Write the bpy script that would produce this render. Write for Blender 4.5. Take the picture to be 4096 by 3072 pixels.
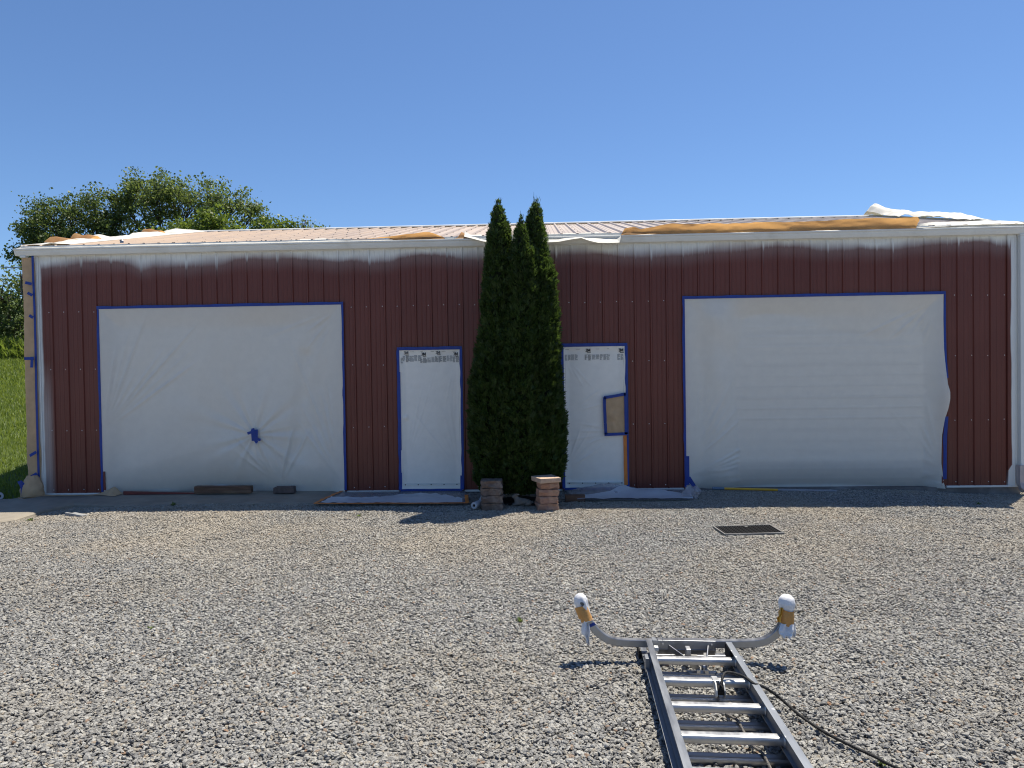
import bpy, bmesh, math, random
import numpy as np
from mathutils import Vector, Matrix, Euler

# ------------------------------------------------------------------ clearing
for o in list(bpy.data.objects):
    bpy.data.objects.remove(o, do_unlink=True)
SC = bpy.context.scene
COL = SC.collection
rnd = random.Random(7)
rng = np.random.default_rng(11)
R = math.radians

# ------------------------------------------------------------------ camera
CAM_POS = Vector((7.3113, -10.3837, 1.7397))
YAW, PITCH, ROLL = 0.0393236, 0.0182492, -0.0151115
fwd = Vector((-math.sin(YAW)*math.cos(PITCH), math.cos(YAW)*math.cos(PITCH), -math.sin(PITCH)))
r0 = Vector((math.cos(YAW), math.sin(YAW), 0.0))
u0 = r0.cross(fwd)
cr = math.cos(ROLL)*r0 + math.sin(ROLL)*u0
cu = -math.sin(ROLL)*r0 + math.cos(ROLL)*u0
cam_d = bpy.data.cameras.new('camera')
cam_d.sensor_width = 36.0
cam_d.lens = 2840.0/4096.0*36.0
cam_d.clip_start = 0.05
cam_d.clip_end = 2000.0
cam = bpy.data.objects.new('camera', cam_d)
COL.objects.link(cam)
cam.matrix_world = Matrix(((cr.x, cu.x, -fwd.x, CAM_POS.x), (cr.y, cu.y, -fwd.y, CAM_POS.y),
                           (cr.z, cu.z, -fwd.z, CAM_POS.z), (0, 0, 0, 1)))
SC.camera = cam

# ------------------------------------------------------------------ sky and sun
TO_SUN = Vector((0.276, 0.315, 1.0)).normalized()
world = bpy.data.worlds.new('World')
SC.world = world
world.use_nodes = True
wn = world.node_tree
bg = wn.nodes['Background']
sky = wn.nodes.new('ShaderNodeTexSky')
sky.sky_type = 'NISHITA'
sky.sun_disc = False
sky.sun_elevation = math.asin(TO_SUN.z)
sky.sun_rotation = math.atan2(TO_SUN.x, TO_SUN.y)
sky.altitude = 700.0
sky.air_density = 1.0
sky.dust_density = 0.3
sky.ozone_density = 9.5
wn.links.new(sky.outputs[0], bg.inputs[0])
bg.inputs[1].default_value = 0.089
sun_d = bpy.data.lights.new('sun', 'SUN')
sun_d.energy = 4.9
sun_d.angle = R(0.53)
sun_d.color = (1.0, 0.93, 0.80)
sun = bpy.data.objects.new('sun', sun_d)
COL.objects.link(sun)
sun.location = (20, 20, 40)
sun.rotation_euler = TO_SUN.to_track_quat('Z', 'Y').to_euler()
SC.view_settings.view_transform = 'Standard'
SC.view_settings.look = 'None'
SC.view_settings.gamma = 1.0
SC.view_settings.exposure = 0.64
SC.view_settings.use_curve_mapping = False
SC.cycles.filter_width = 1.1
SC.cycles.max_bounces = 8
SC.cycles.transparent_max_bounces = 12

# ------------------------------------------------------------------ numeric helpers
def _hash(ix, iy, iz, seed):
    n = (ix.astype(np.int64)*374761393 + iy.astype(np.int64)*668265263 + iz.astype(np.int64)*2147483647 + seed*1274126177) & 0x7fffffff
    n = ((n ^ (n >> 13))*1103515245 + 12345) & 0x7fffffff
    n = ((n ^ (n >> 16))*69069 + 1) & 0x7fffffff
    return (n / 0x7fffffff)*2 - 1
def vnoise(x, y=0.0, z=0.0, seed=0):
    x, y, z = np.broadcast_arrays(np.asarray(x, float), np.asarray(y, float), np.asarray(z, float))
    ix, iy, iz = np.floor(x), np.floor(y), np.floor(z)
    fx, fy, fz = x-ix, y-iy, z-iz
    fx, fy, fz = (f*f*(3-2*f) for f in (fx, fy, fz))
    o = 0
    for a in (0, 1):
        for b in (0, 1):
            for c in (0, 1):
                w = (fx if a else 1-fx)*(fy if b else 1-fy)*(fz if c else 1-fz)
                o = o + w*_hash(ix+a, iy+b, iz+c, seed)
    return o
def fbm(x, y=0.0, z=0.0, seed=0, oct=3):
    o, a = 0, 1.0
    for k in range(oct):
        o = o + a*vnoise(np.asarray(x)*2**k, np.asarray(y)*2**k, np.asarray(z)*2**k, seed+k*17)
        a *= .5
    return o
def sstep(a, b, x):
    t = np.clip((np.asarray(x, float)-a)/(b-a), 0, 1)
    return t*t*(3-2*t)
def interp(x, pts):
    return np.interp(x, [p[0] for p in pts], [p[1] for p in pts])

# ------------------------------------------------------------------ object helpers
ORG = {}
def tag(o, label=None, cat=None, group=None, kind=None):
    if label: o['label'] = label
    if cat: o['category'] = cat
    if group: o['group'] = group
    if kind: o['kind'] = kind
    return o
def empty(name, loc, label, cat, group=None, mat=None):
    o = bpy.data.objects.new(name, None)
    o.empty_display_size = .2
    COL.objects.link(o)
    if mat is not None: o.matrix_world = mat
    else: o.location = loc
    ORG[o.name] = Vector(loc) if mat is None else Vector((0, 0, 0))
    return tag(o, label, cat, group)
class G:
    """collects shapes, then links them as one mesh object"""
    def __init__(s):
        s.v, s.f, s.m = [], [], []
        s.mi = 0
    def add(s, vs, fs):
        n = len(s.v)
        s.v += [tuple(map(float, v)) for v in vs]
        s.f += [tuple(int(i)+n for i in f) for f in fs]
        s.m += [s.mi]*len(fs)
        return s
    def box(s, x0, x1, y0, y1, z0, z1):
        return s.hexa([(x0, y0, z0), (x1, y0, z0), (x1, y1, z0), (x0, y1, z0), (x0, y0, z1), (x1, y0, z1), (x1, y1, z1), (x0, y1, z1)])
    def hexa(s, p):
        return s.add(p, [(3, 2, 1, 0), (4, 5, 6, 7), (0, 1, 5, 4), (1, 2, 6, 5), (2, 3, 7, 6), (3, 0, 4, 7)])
    def bar(s, a, b, w, h, up=(0, 0, 1)):
        a, b, up = Vector(a), Vector(b), Vector(up)
        d = (b-a).normalized()
        sx = d.cross(up).normalized()
        sz = sx.cross(d)
        P = []
        for e in (a, b):
            P += [e-sx*w/2-sz*h/2, e+sx*w/2-sz*h/2, e+sx*w/2+sz*h/2, e-sx*w/2+sz*h/2]
        return s.add(P, [(0, 1, 2, 3), (7, 6, 5, 4), (0, 4, 5, 1), (1, 5, 6, 2), (2, 6, 7, 3), (3, 7, 4, 0)])
    def sweep(s, path, prof, up=(0, 0, 1), caps=True, closed=True):
        """profile (list of (a,b)) swept along path, a = sideways, b = up"""
        path = [Vector(p) for p in path]
        up = Vector(up)
        n = len(prof)
        P = []
        for i, p in enumerate(path):
            d = (path[min(i+1, len(path)-1)]-path[max(i-1, 0)]).normalized()
            sx = d.cross(up)
            if sx.length < 1e-4: sx = d.cross(Vector((0, 1, 0)))
            sx.normalize()
            sz = sx.cross(d)
            pr = prof[i] if isinstance(prof[0][0], (list, tuple)) else prof
            n = len(pr)
            P += [p+sx*a+sz*b for a, b in pr]
        F = []
        m = n if closed else n-1
        for i in range(len(path)-1):
            for k in range(m):
                a, b = i*n+k, i*n+(k+1) % n
                F.append((a, b, b+n, a+n))
        if caps and closed:
            F.append(tuple(range(n))[::-1])
            F.append(tuple(range((len(path)-1)*n, len(path)*n)))
        return s.add(P, F)
    def tube(s, path, r, n=8):
        rs = r if isinstance(r, (list, tuple)) else [r]*len(path)
        pr = [[(q*math.cos(2*math.pi*k/n), q*math.sin(2*math.pi*k/n)) for k in range(n)] for q in rs]
        path = [Vector(p) for p in path]
        d = path[-1]-path[0]
        up = (0, 0, 1) if abs(d.normalized().z) < .9 else (0, 1, 0)
        return s.sweep(path, pr, up)
    def grid(s, P):
        """P: array (nu, nv, 3)"""
        nu, nv = P.shape[:2]
        F = [(i*nv+j, (i+1)*nv+j, (i+1)*nv+j+1, i*nv+j+1) for i in range(nu-1) for j in range(nv-1)]
        return s.add(P.reshape(-1, 3).tolist(), F)
    def slab(s, P, th):
        """a grid given real thickness"""
        nu, nv = P.shape[:2]
        du = np.gradient(P, axis=0); dv = np.gradient(P, axis=1)
        n = np.cross(du, dv); n /= np.maximum(np.linalg.norm(n, axis=2, keepdims=True), 1e-9)
        Q = P - n*th
        b = nu*nv
        idx = lambda i, j: i*nv+j
        F = [(idx(i, j), idx(i+1, j), idx(i+1, j+1), idx(i, j+1)) for i in range(nu-1) for j in range(nv-1)]
        F += [tuple(b+k for k in f[::-1]) for f in F]
        ring = [idx(i, 0) for i in range(nu)] + [idx(nu-1, j) for j in range(1, nv)] + [idx(i, nv-1) for i in range(nu-2, -1, -1)] + [idx(0, j) for j in range(nv-2, 0, -1)]
        for k in range(len(ring)):
            a, c = ring[k], ring[(k+1) % len(ring)]
            F.append((c, a, b+a, b+c))
        return s.add(np.concatenate([P.reshape(-1, 3), Q.reshape(-1, 3)]).tolist(), F)
    def disc(s, c, r, axis, n=12, th=.003):
        c, axis = Vector(c), Vector(axis).normalized()
        return s.tube([c-axis*th/2, c+axis*th/2], r, n)
    def build(s, name, mat, parent=None, smooth=False, loc=None, bevel=0.0, auto=None):
        me = bpy.data.meshes.new(name)
        V = np.array(s.v, float)
        if parent is not None:
            org = ORG[parent.name]
        else:
            org = Vector(loc) if loc is not None else Vector(((V[:, 0].min()+V[:, 0].max())/2, (V[:, 1].min()+V[:, 1].max())/2, V[:, 2].min()))
        me.from_pydata((V-np.array(org)).tolist(), [], s.f)
        mats = mat if isinstance(mat, (list, tuple)) else [mat]
        for m in mats: me.materials.append(m)
        if len(mats) > 1: me.polygons.foreach_set('material_index', s.m)
        if smooth: me.polygons.foreach_set('use_smooth', [True]*len(me.polygons))
        me.validate(); me.update()
        o = bpy.data.objects.new(name, me)
        COL.objects.link(o)
        if parent is not None: o.parent = parent
        else: o.location = org
        ORG[o.name] = org
        if smooth and auto:
            me.set_sharp_from_angle(angle=R(auto))
        if bevel > 0:
            b = o.modifiers.new('bevel', 'BEVEL'); b.width = bevel; b.segments = 2; b.limit_method = 'ANGLE'; b.angle_limit = R(40)
        return o
def mesh_np(name, V, F, mat, parent=None, loc=None, smooth=False):
    """fast mesh from numpy; F (n,k) all faces of the same size"""
    V = np.asarray(V, np.float32); F = np.asarray(F, np.int32)
    if parent is not None: org = ORG[parent.name]
    else: org = Vector(loc) if loc is not None else Vector(((V[:, 0].min()+V[:, 0].max())/2, (V[:, 1].min()+V[:, 1].max())/2, V[:, 2].min()))
    V = V-np.array(org, np.float32)
    me = bpy.data.meshes.new(name)
    me.vertices.add(len(V)); me.vertices.foreach_set('co', V.ravel())
    k = F.shape[1]
    me.loops.add(F.size); me.loops.foreach_set('vertex_index', F.ravel())
    me.polygons.add(len(F)); me.polygons.foreach_set('loop_start', np.arange(0, F.size, k, dtype=np.int32))
    if smooth: me.polygons.foreach_set('use_smooth', np.ones(len(F), bool))
    me.materials.append(mat)
    me.update(calc_edges=True); me.validate()
    o = bpy.data.objects.new(name, me)
    COL.objects.link(o)
    if parent is not None: o.parent = parent
    else: o.location = org
    ORG[o.name] = org
    return o

# ------------------------------------------------------------------ material helpers
class NT:
    def __init__(s, name):
        s.m = bpy.data.materials.new(name); s.m.use_nodes = True
        s.t = s.m.node_tree; s.t.nodes.clear()
        s.out = s.n('ShaderNodeOutputMaterial')
    def n(s, typ, **kw):
        x = s.t.nodes.new(typ)
        for k, v in kw.items(): setattr(x, k, v)
        return x
    def l(s, a, b): s.t.links.new(a, b)
    def math(s, op, a, b=None, clamp=False):
        x = s.n('ShaderNodeMath', operation=op); x.use_clamp = clamp
        for i, q in enumerate((a, b)):
            if q is None: continue
            if isinstance(q, (int, float)): x.inputs[i].default_value = q
            else: s.l(q, x.inputs[i])
        return x.outputs[0]
    def noise(s, vec, scale, detail=3, rough=.55, out=0):
        x = s.n('ShaderNodeTexNoise'); x.inputs['Scale'].default_value = scale
        x.inputs['Detail'].default_value = detail; x.inputs['Roughness'].default_value = rough
        if vec is not None: s.l(vec, x.inputs['Vector'])
        return x.outputs[out]
    def mapr(s, v, a, b, c=0., d=1., smooth=False):
        x = s.n('ShaderNodeMapRange'); x.clamp = True
        if smooth: x.interpolation_type = 'SMOOTHSTEP'
        s.l(v, x.inputs[0])
        for i, q in enumerate((a, b, c, d)):
            if isinstance(q, (int, float)): x.inputs[i+1].default_value = q
            else: s.l(q, x.inputs[i+1])
        return x.outputs[0]
    def mix(s, f, a, b, blend='MIX'):
        x = s.n('ShaderNodeMix', data_type='RGBA', blend_type=blend)
        for i, q in ((0, f), (6, a), (7, b)):
            if isinstance(q, (int, float)): x.inputs[i].default_value = q
            elif isinstance(q, (tuple, list)): x.inputs[i].default_value = (*q[:3], 1)
            else: s.l(q, x.inputs[i])
        return x.outputs[2]
    def vscale(s, vec, sc):
        x = s.n('ShaderNodeMapping'); x.inputs['Scale'].default_value = sc
        s.l(vec, x.inputs[0]); return x.outputs[0]
    def bsdf(s, col, rough=.6, metal=0., spec=.5, normal=None):
        x = s.n('ShaderNodeBsdfPrincipled')
        for k, q in (('Base Color', col), ('Roughness', rough), ('Metallic', metal), ('Specular IOR Level', spec)):
            if isinstance(q, (tuple, list)): x.inputs[k].default_value = (*q[:3], 1)
            elif isinstance(q, (int, float)): x.inputs[k].default_value = q
            else: s.l(q, x.inputs[k])
        if normal is not None: s.l(normal, x.inputs['Normal'])
        return x
    def bump(s, h, strength=.3, dist=.01):
        x = s.n('ShaderNodeBump'); x.inputs['Strength'].default_value = strength; x.inputs['Distance'].default_value = dist
        s.l(h, x.inputs['Height']); return x.outputs[0]
    def coord(s, what='Object'): return s.n('ShaderNodeTexCoord').outputs[what]
    def pos(s): return s.n('ShaderNodeNewGeometry').outputs['Position']
    def done(s, sh):
        s.l(sh if not hasattr(sh, 'outputs') else sh.outputs[0], s.out.inputs[0]); return s.m
def pm(name, col, rough=.6, metal=0., var=.12, scale=6., bump=0., bscale=60., spec=.5, dirt=None, dscale=3., stretch=None, rvar=.1):
    t = NT(name)
    c = t.coord()
    if stretch: c = t.vscale(c, stretch)
    n1 = t.noise(c, scale, 4)
    lo = tuple(max(0, q*(1-var)) for q in col); hi = tuple(min(1, q*(1+var)) for q in col)
    cc = t.mix(t.mapr(n1, .3, .7), lo, hi)
    if dirt is not None:
        n2 = t.noise(c, dscale, 6, .65)
        cc = t.mix(t.mapr(n2, .5, .72), cc, dirt)
    rr = t.mapr(t.noise(c, scale*2.3, 3), .3, .7, max(.02, rough-rvar), min(1, rough+rvar))
    nm = t.bump(t.noise(c, bscale, 4), bump, .004) if bump else None
    return t.done(t.bsdf(cc, rr, metal, spec, nm))
def sheet_mat(name, col, transl=.4, rough=.7, bump=.3, bscale=25., var=.08, trcol=None, alpha=1.0, spec=.3):
    """thin paper, cloth or film: reflects, lets light through, may be partly clear"""
    t = NT(name)
    c = t.coord()
    n1 = t.noise(c, 9, 4)
    cc = t.mix(t.mapr(n1, .3, .7), tuple(q*(1-var) for q in col), tuple(min(1, q*(1+var)) for q in col))
    nm = t.bump(t.noise(c, bscale, 5, .6), bump, .01)
    p = t.bsdf(cc, rough, 0, spec, nm)
    tr = t.n('ShaderNodeBsdfTranslucent'); tr.inputs[0].default_value = (*(trcol or col), 1)
    t.l(nm, tr.inputs['Normal'])
    m = t.n('ShaderNodeMixShader'); m.inputs[0].default_value = transl
    t.l(p.outputs[0], m.inputs[1]); t.l(tr.outputs[0], m.inputs[2])
    if alpha < 1:
        m2 = t.n('ShaderNodeMixShader'); m2.inputs[0].default_value = alpha
        t.l(t.n('ShaderNodeBsdfTransparent').outputs[0], m2.inputs[1]); t.l(m.outputs[0], m2.inputs[2])
        return t.done(m2)
    return t.done(m)
def leaf_mat(name, lo, hi, transl=.4, tip=None, rough=.5, spec=.35):
    t = NT(name)
    rp = t.n('ShaderNodeNewGeometry').outputs['Random Per Island']
    big = t.noise(t.pos(), .9, 2)
    f = t.math('ADD', t.math('MULTIPLY', rp, .65), t.math('MULTIPLY', t.mapr(big, .3, .7), .35))
    cc = t.mix(f, lo, hi)
    p = t.bsdf(cc, rough, 0, spec)
    tr = t.n('ShaderNodeBsdfTranslucent')
    cc2 = t.mix(.5, cc, tip or tuple(min(1, q*1.6) for q in hi))
    t.l(cc2, tr.inputs[0])
    m = t.n('ShaderNodeMixShader'); m.inputs[0].default_value = transl
    t.l(p.outputs[0], m.inputs[1]); t.l(tr.outputs[0], m.inputs[2])
    return t.done(m)

# ------------------------------------------------------------------ materials
# overspray boundary under the gutter: height of the lower edge of the white paint along the wall
PAINT = [(-.3, 3.40), (-.149, 3.43), (.111, 3.457), (.353, 3.497), (.686, 3.526), (.907, 3.516), (1.145, 3.498), (1.328, 3.45), (1.455, 3.41), (1.64, 3.45),
         (1.914, 3.434), (2.37, 3.454), (2.735, 3.488), (3.008, 3.521), (3.8, 3.501), (4.137, 3.46), (4.356, 3.444), (4.709, 3.457), (4.893, 3.433),
         (5.195, 3.454), (5.496, 3.506), (5.962, 3.496), (6.194, 3.466), (6.9, 3.463), (7.849, 3.499), (8.443, 3.451), (9.127, 3.444), (9.58, 3.461),
         (9.897, 3.495), (10.506, 3.52), (10.977, 3.521), (11.435, 3.477), (11.892, 3.475), (12.114, 3.451), (12.575, 3.486), (12.9, 3.517),
         (13.494, 3.525), (13.699, 3.518), (13.85, 3.48), (14.3, 3.47)]
RIB = 0.2286
def wall_material():
    t = NT('painted_siding')
    pos = t.pos()
    sx = t.n('ShaderNodeSeparateXYZ'); t.l(pos, sx.inputs[0])
    X, Y, Z = sx.outputs
    fc = t.n('ShaderNodeFloatCurve')
    cv = fc.mapping.curves[0]
    pts = [((x+.3)/14.6, (z-3.3)/.4) for x, z in PAINT]
    cv.points[0].location = pts[0]; cv.points[1].location = pts[-1]
    for p in pts[1:-1]: cv.points.new(*p)
    for p in cv.points: p.handle_type = 'AUTO'
    fc.mapping.update()
    t.l(t.math('DIVIDE', t.math('ADD', X, .3), 14.6), fc.inputs['Value'])
    bz = t.math('ADD', t.math('MULTIPLY', fc.outputs[0], .4), 3.3)
    # drips run longer on the side of the ribs and on the two small stiffening ribs
    ph = t.math('FRACT', t.math('DIVIDE', t.math('ADD', X, RIB*4), RIB))
    idx = t.math('FLOOR', t.math('DIVIDE', t.math('ADD', X, RIB*4), RIB))
    rib = t.math('SUBTRACT', 1.0, t.mapr(t.math('ABSOLUTE', t.math('SUBTRACT', ph, .15)), .02, .09))
    r2 = t.math('SUBTRACT', 1.0, t.mapr(t.math('ABSOLUTE', t.math('SUBTRACT', ph, .46)), .008, .03))
    r3 = t.math('SUBTRACT', 1.0, t.mapr(t.math('ABSOLUTE', t.math('SUBTRACT', ph, .74)), .008, .03))
    wn_ = t.n('ShaderNodeTexWhiteNoise', noise_dimensions='1D'); t.l(idx, wn_.inputs['W'])
    wn2 = t.n('ShaderNodeTexWhiteNoise', noise_dimensions='1D'); t.l(t.math('ADD', idx, 40.5), wn2.inputs['W'])
    drip = t.math('ADD', t.math('MULTIPLY', t.math('MULTIPLY', rib, t.math('POWER', wn_.outputs[0], 2.0)), .09),
                  t.math('MULTIPLY', t.math('MULTIPLY', t.math('ADD', r2, r3), wn2.outputs[0]), .03))
    edge = t.math('SUBTRACT', Z, t.math('SUBTRACT', t.math('SUBTRACT', bz, .025), drip))
    nz = t.noise(t.vscale(pos, (3.5, 1, 2.0)), 1.0, 3)
    edge = t.math('ADD', edge, t.math('MULTIPLY', t.math('SUBTRACT', nz, .5), .07))
    soft = t.mapr(t.noise(t.vscale(pos, (1.3, 1, .2)), 1.0, 2), .35, .65, .05, .13)
    m1 = t.mapr(edge, t.math('MULTIPLY', soft, -1.0), soft, 0, 1, True)
    haze = t.math('MULTIPLY', t.mapr(edge, -.26, 0.02, 0, 1, True), .14)
    # left corner and right corner overspray
    nzz = t.noise(t.vscale(pos, (1, 1, .8)), 1.0, 3)
    lx = t.math('ADD', X, t.math('MULTIPLY', nzz, .07))
    m2 = t.mapr(lx, -.125, -.085, 1, 0, True)
    m2b = t.math('MULTIPLY', t.math('MULTIPLY', t.mapr(X, -.10, .05, 1, 0, True), t.mapr(Z, 1.2, 2.0, 1, 0)), .35)
    low = t.mapr(Z, .22, .30, .05, 0)
    rx = t.math('ADD', X, t.math('ADD', low, t.math('MULTIPLY', t.noise(t.vscale(pos, (1, 1, 1.1)), 1.0, 2), .06)))
    m3 = t.mapr(rx, 14.028, 14.045, 0, 1, True)
    w = t.math('MAXIMUM', t.math('MAXIMUM', m1, m2), t.math('MAXIMUM', m3, t.math('MAXIMUM', haze, m2b)))
    big = t.noise(pos, .7, 4)
    fine = t.noise(t.vscale(pos, (30, 30, 1.2)), 1.0, 3)
    brown = t.mix(t.mapr(big, .3, .7), (.130, .034, .024), (.156, .043, .030))
    brown = t.mix(t.math('MULTIPLY', t.mapr(fine, .4, .75), .25), brown, (.155, .062, .052))
    col = t.mix(w, brown, t.mix(t.mapr(big, .3, .7), (.70, .71, .68), (.78, .78, .75)))
    rough = t.mapr(w, 0, 1, .34, .5)
    nm = t.bump(t.noise(t.vscale(pos, (2, 2, .7)), 1.2, 2), .25, .02)
    return t.done(t.bsdf(col, rough, 0, .30, nm))
M = {}
M['siding'] = wall_material()
M['white_paint'] = pm('white_trim_paint', (.74, .74, .70), .42, var=.04, scale=2, dirt=(.62, .61, .56), dscale=2.0, rvar=.06)
M['foundation'] = pm('foundation_block', (.16, .14, .13), .9, var=.25, scale=4, bump=.5, bscale=30, dirt=(.30, .30, .29), dscale=1.2)
M['concrete'] = pm('old_concrete', (.25, .22, .175), .9, var=.14, scale=3.0, bump=.45, bscale=90, dirt=(.17, .148, .12), dscale=1.6)
M['blue_tape'] = pm('blue_masking_tape', (.004, .036, .25), .55, var=.12, scale=8, bump=.25, bscale=40)
M['orange_tape'] = pm('orange_masking_tape', (.62, .19, .03), .6, var=.12, scale=8, bump=.25, bscale=40)
M['kraft'] = sheet_mat('kraft_masking_paper', (.42, .27, .14), .55, .8, .3, 12, .12, (.66, .37, .13))
M['kraft_wall'] = sheet_mat('kraft_paper_on_wall', (.52, .36, .215), .05, .8, .5, 9, .1, (.5, .33, .16))
M['white_paper'] = sheet_mat('overpainted_white_paper', (.74, .72, .66), .25, .75, .35, 10, .06)
M['film'] = sheet_mat('milky_masking_film', (.88, .84, .76), .22, .28, .12, 3.0, .03, alpha=.87, spec=.5)
M['film_door'] = sheet_mat('milky_door_film', (.90, .87, .80), .05, .42, .12, 5.0, .03, alpha=.95, spec=.35)
M['film_clear'] = sheet_mat('clear_masking_film', (.50, .50, .55), .2, .25, .5, 14, .1, alpha=.45, spec=.5)
M['white_film'] = sheet_mat('white_plastic_film', (.56, .58, .62), .2, .4, .4, 14, .05)
M['garage_door'] = pm('white_garage_door', (.80, .79, .76), .5, var=.04)
M['ink'] = pm('black_print', (.012, .012, .014), .6)
M['ink_grey'] = pm('grey_small_print', (.24, .245, .25), .7)
M['ink_dark'] = pm('dark_small_print', (.10, .10, .105), .7)
M['brass'] = pm('tarnished_knob', (.16, .15, .13), .4, .6)
M['screw'] = pm('screw_head', (.82, .80, .76), .35, .3)
M['roof_screw'] = pm('weathered_screw', (.06, .055, .06), .6)
M['ground_shade'] = pm('painted_ground_shade', (.035, .026, .02), 1., var=.4, scale=30, bump=1., bscale=60)
M['gravel_bed'] = pm('gravel_fines', (.20, .193, .18), 1., var=.5, scale=60, bump=1., bscale=120)
M['bark'] = pm('tree_bark', (.085, .07, .058), .95, var=.3, scale=20, bump=.8, bscale=40)
M['wood'] = pm('weathered_timber', (.13, .07, .042), .85, var=.45, scale=5, bump=.6, bscale=30, stretch=(.6, 6, 6), dirt=(.20, .13, .08), dscale=2.5)
M['brick_dark'] = pm('dark_brick', (.11, .08, .07), .95, var=.3, scale=14, bump=.9, bscale=50)
M['red_metal'] = pm('dark_red_metal', (.14, .022, .02), .4, var=.15)
M['rubber'] = pm('black_rubber', (.012, .012, .013), .8, var=.2, scale=20, spec=.2)
M['mat_edge'] = pm('worn_rubber_edge', (.20, .195, .185), .8, var=.2, scale=20)
M['rope_black'] = pm('black_rope', (.012, .012, .013), .75, var=.3, scale=60)
M['rope_grey'] = pm('faded_rope', (.14, .13, .12), .85, var=.3, scale=60)
M['cable'] = pm('black_cable', (.03, .03, .032), .5)
M['yellow_pole'] = pm('yellow_fibreglass', (.62, .34, .02), .45, var=.1)
M['lamb'] = pm('weathered_resin', (.22, .20, .175), .9, var=.25, scale=12, bump=.7, bscale=45, dirt=(.17, .15, .12), dscale=5)
M['white_cloth'] = sheet_mat('white_cotton', (.74, .74, .76), .12, .85, .5, 30, .06)
def roof_material():
    t = NT('ribbed_roof_metal')
    pos = t.pos()
    sx = t.n('ShaderNodeSeparateXYZ'); t.l(pos, sx.inputs[0])
    f = t.mapr(sx.outputs[0], .5, 12.0)
    base = t.mix(f, (.56, .415, .285), (.44, .385, .335))  # roof sheen painted in as a colour change from left to right
    n1 = t.noise(t.vscale(pos, (4, .5, 1)), 1.0, 4)
    base = t.mix(t.math('MULTIPLY', t.mapr(n1, .35, .7), .5), base, (.30, .25, .22))
    # shade lines painted along both feet of every rib
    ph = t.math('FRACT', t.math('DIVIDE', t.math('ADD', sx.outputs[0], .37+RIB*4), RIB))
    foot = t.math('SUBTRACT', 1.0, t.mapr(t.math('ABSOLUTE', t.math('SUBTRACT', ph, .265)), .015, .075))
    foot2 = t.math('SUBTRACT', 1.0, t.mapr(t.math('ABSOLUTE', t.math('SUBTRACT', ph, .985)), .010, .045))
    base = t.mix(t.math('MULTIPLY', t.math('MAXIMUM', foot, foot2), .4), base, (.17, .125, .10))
    return t.done(t.bsdf(base, .45, 0, .5))
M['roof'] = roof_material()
def alu(name, base, rough, dirt=.35):
    t = NT(name)
    c = t.coord()
    n1 = t.noise(t.vscale(c, (18, 3, 18)), 1.0, 5)
    n2 = t.noise(c, 40, 4, .7)
    cc = t.mix(t.mapr(n1, .35, .7), tuple(q*.86 for q in base), base)
    cc = t.mix(t.math('MULTIPLY', t.mapr(n2, .55, .75), dirt), cc, (.30, .31, .33))
    rr = t.mapr(n1, .3, .7, rough-.08, rough+.1)
    return t.done(t.bsdf(cc, rr, .92, .5, t.bump(n2, .12, .002)))
M['alu'] = alu('aluminium', (.38, .39, .41), .36)
M['alu_bright'] = alu('bright_aluminium', (.60, .595, .585), .42, .15)
M['alu_dull'] = alu('oxidised_aluminium', (.29, .305, .33), .46, .5)
def paint_spots():
    t = NT('paint_spotted_aluminium')
    c = t.coord()
    n1 = t.noise(t.vscale(c, (18, 3, 18)), 1.0, 5)
    cc = t.mix(t.mapr(n1, .35, .7), (.27, .29, .32), (.38, .40, .43))
    v = t.n('ShaderNodeTexVoronoi'); v.inputs['Scale'].default_value = 26; t.l(t.vscale(c, (1, .8, 1)), v.inputs['Vector'])
    sp = t.mapr(v.outputs['Distance'], .16, .24, 1, 0)
    msk = t.mapr(t.noise(c, 7, 2), .44, .50)
    k = t.math('MULTIPLY', sp, msk)
    p = t.bsdf(t.mix(k, cc, (.85, .86, .88)), .46, t.mapr(k, 0, 1, .9, 0.), .5, t.bump(n1, .1, .002))
    return t.done(p)
M['alu_spots'] = paint_spots()
def stone_mat():
    t = NT('crushed_limestone')
    rp = t.n('ShaderNodeObjectInfo').outputs['Random']
    cr_ = t.n('ShaderNodeValToRGB'); cr_.color_ramp.interpolation = 'LINEAR'
    e = cr_.color_ramp.elements
    stops = [(0, (.09, .09, .09)), (.07, (.17, .168, .165)), (.22, (.25, .246, .235)), (.45, (.33, .323, .304)), (.65, (.40, .39, .364)), (.84, (.50, .49, .455)), (.92, (.42, .385, .32)),
             (.974, (.35, .305, .24)), (.993, (.30, .21, .15)), (1, (.32, .18, .10))]
    e[0].position, e[0].color = 0, (*stops[0][1], 1); e[1].position, e[1].color = 1, (*stops[-1][1], 1)
    for p, c in stops[1:-1]:
        q = e.new(p); q.color = (*c, 1)
    t.l(rp, cr_.inputs[0])
    c = t.coord()
    n1 = t.noise(c, 1.8, 5, .65)
    col = t.mix(t.math('MULTIPLY', t.mapr(n1, .35, .7), .45), cr_.outputs[0], (.21, .205, .195))
    big = t.noise(t.pos(), .55, 3)
    sp = t.n('ShaderNodeSeparateXYZ'); t.l(t.pos(), sp.inputs[0])
    tan_ = t.math('MULTIPLY', t.mapr(sp.outputs[1], -5.2, -2.6, 0, 1, True), t.mapr(t.noise(t.pos(), .4, 3), .40, .60))
    col = t.mix(t.math('MULTIPLY', tan_, .40), col, (.50, .415, .30))
    col = t.mix(t.math('MULTIPLY', t.mapr(big, .5, .75), .35), col, (.31, .27, .21))
    return t.done(t.bsdf(col, .88, 0, .25, t.bump(n1, .5, .15)))
M['stone'] = stone_mat()
M['block_dark'] = pm('dark_retaining_block', (.15, .105, .082), .95, var=.25, scale=18, bump=1., bscale=45, dirt=(.24, .19, .15), dscale=9)
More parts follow.
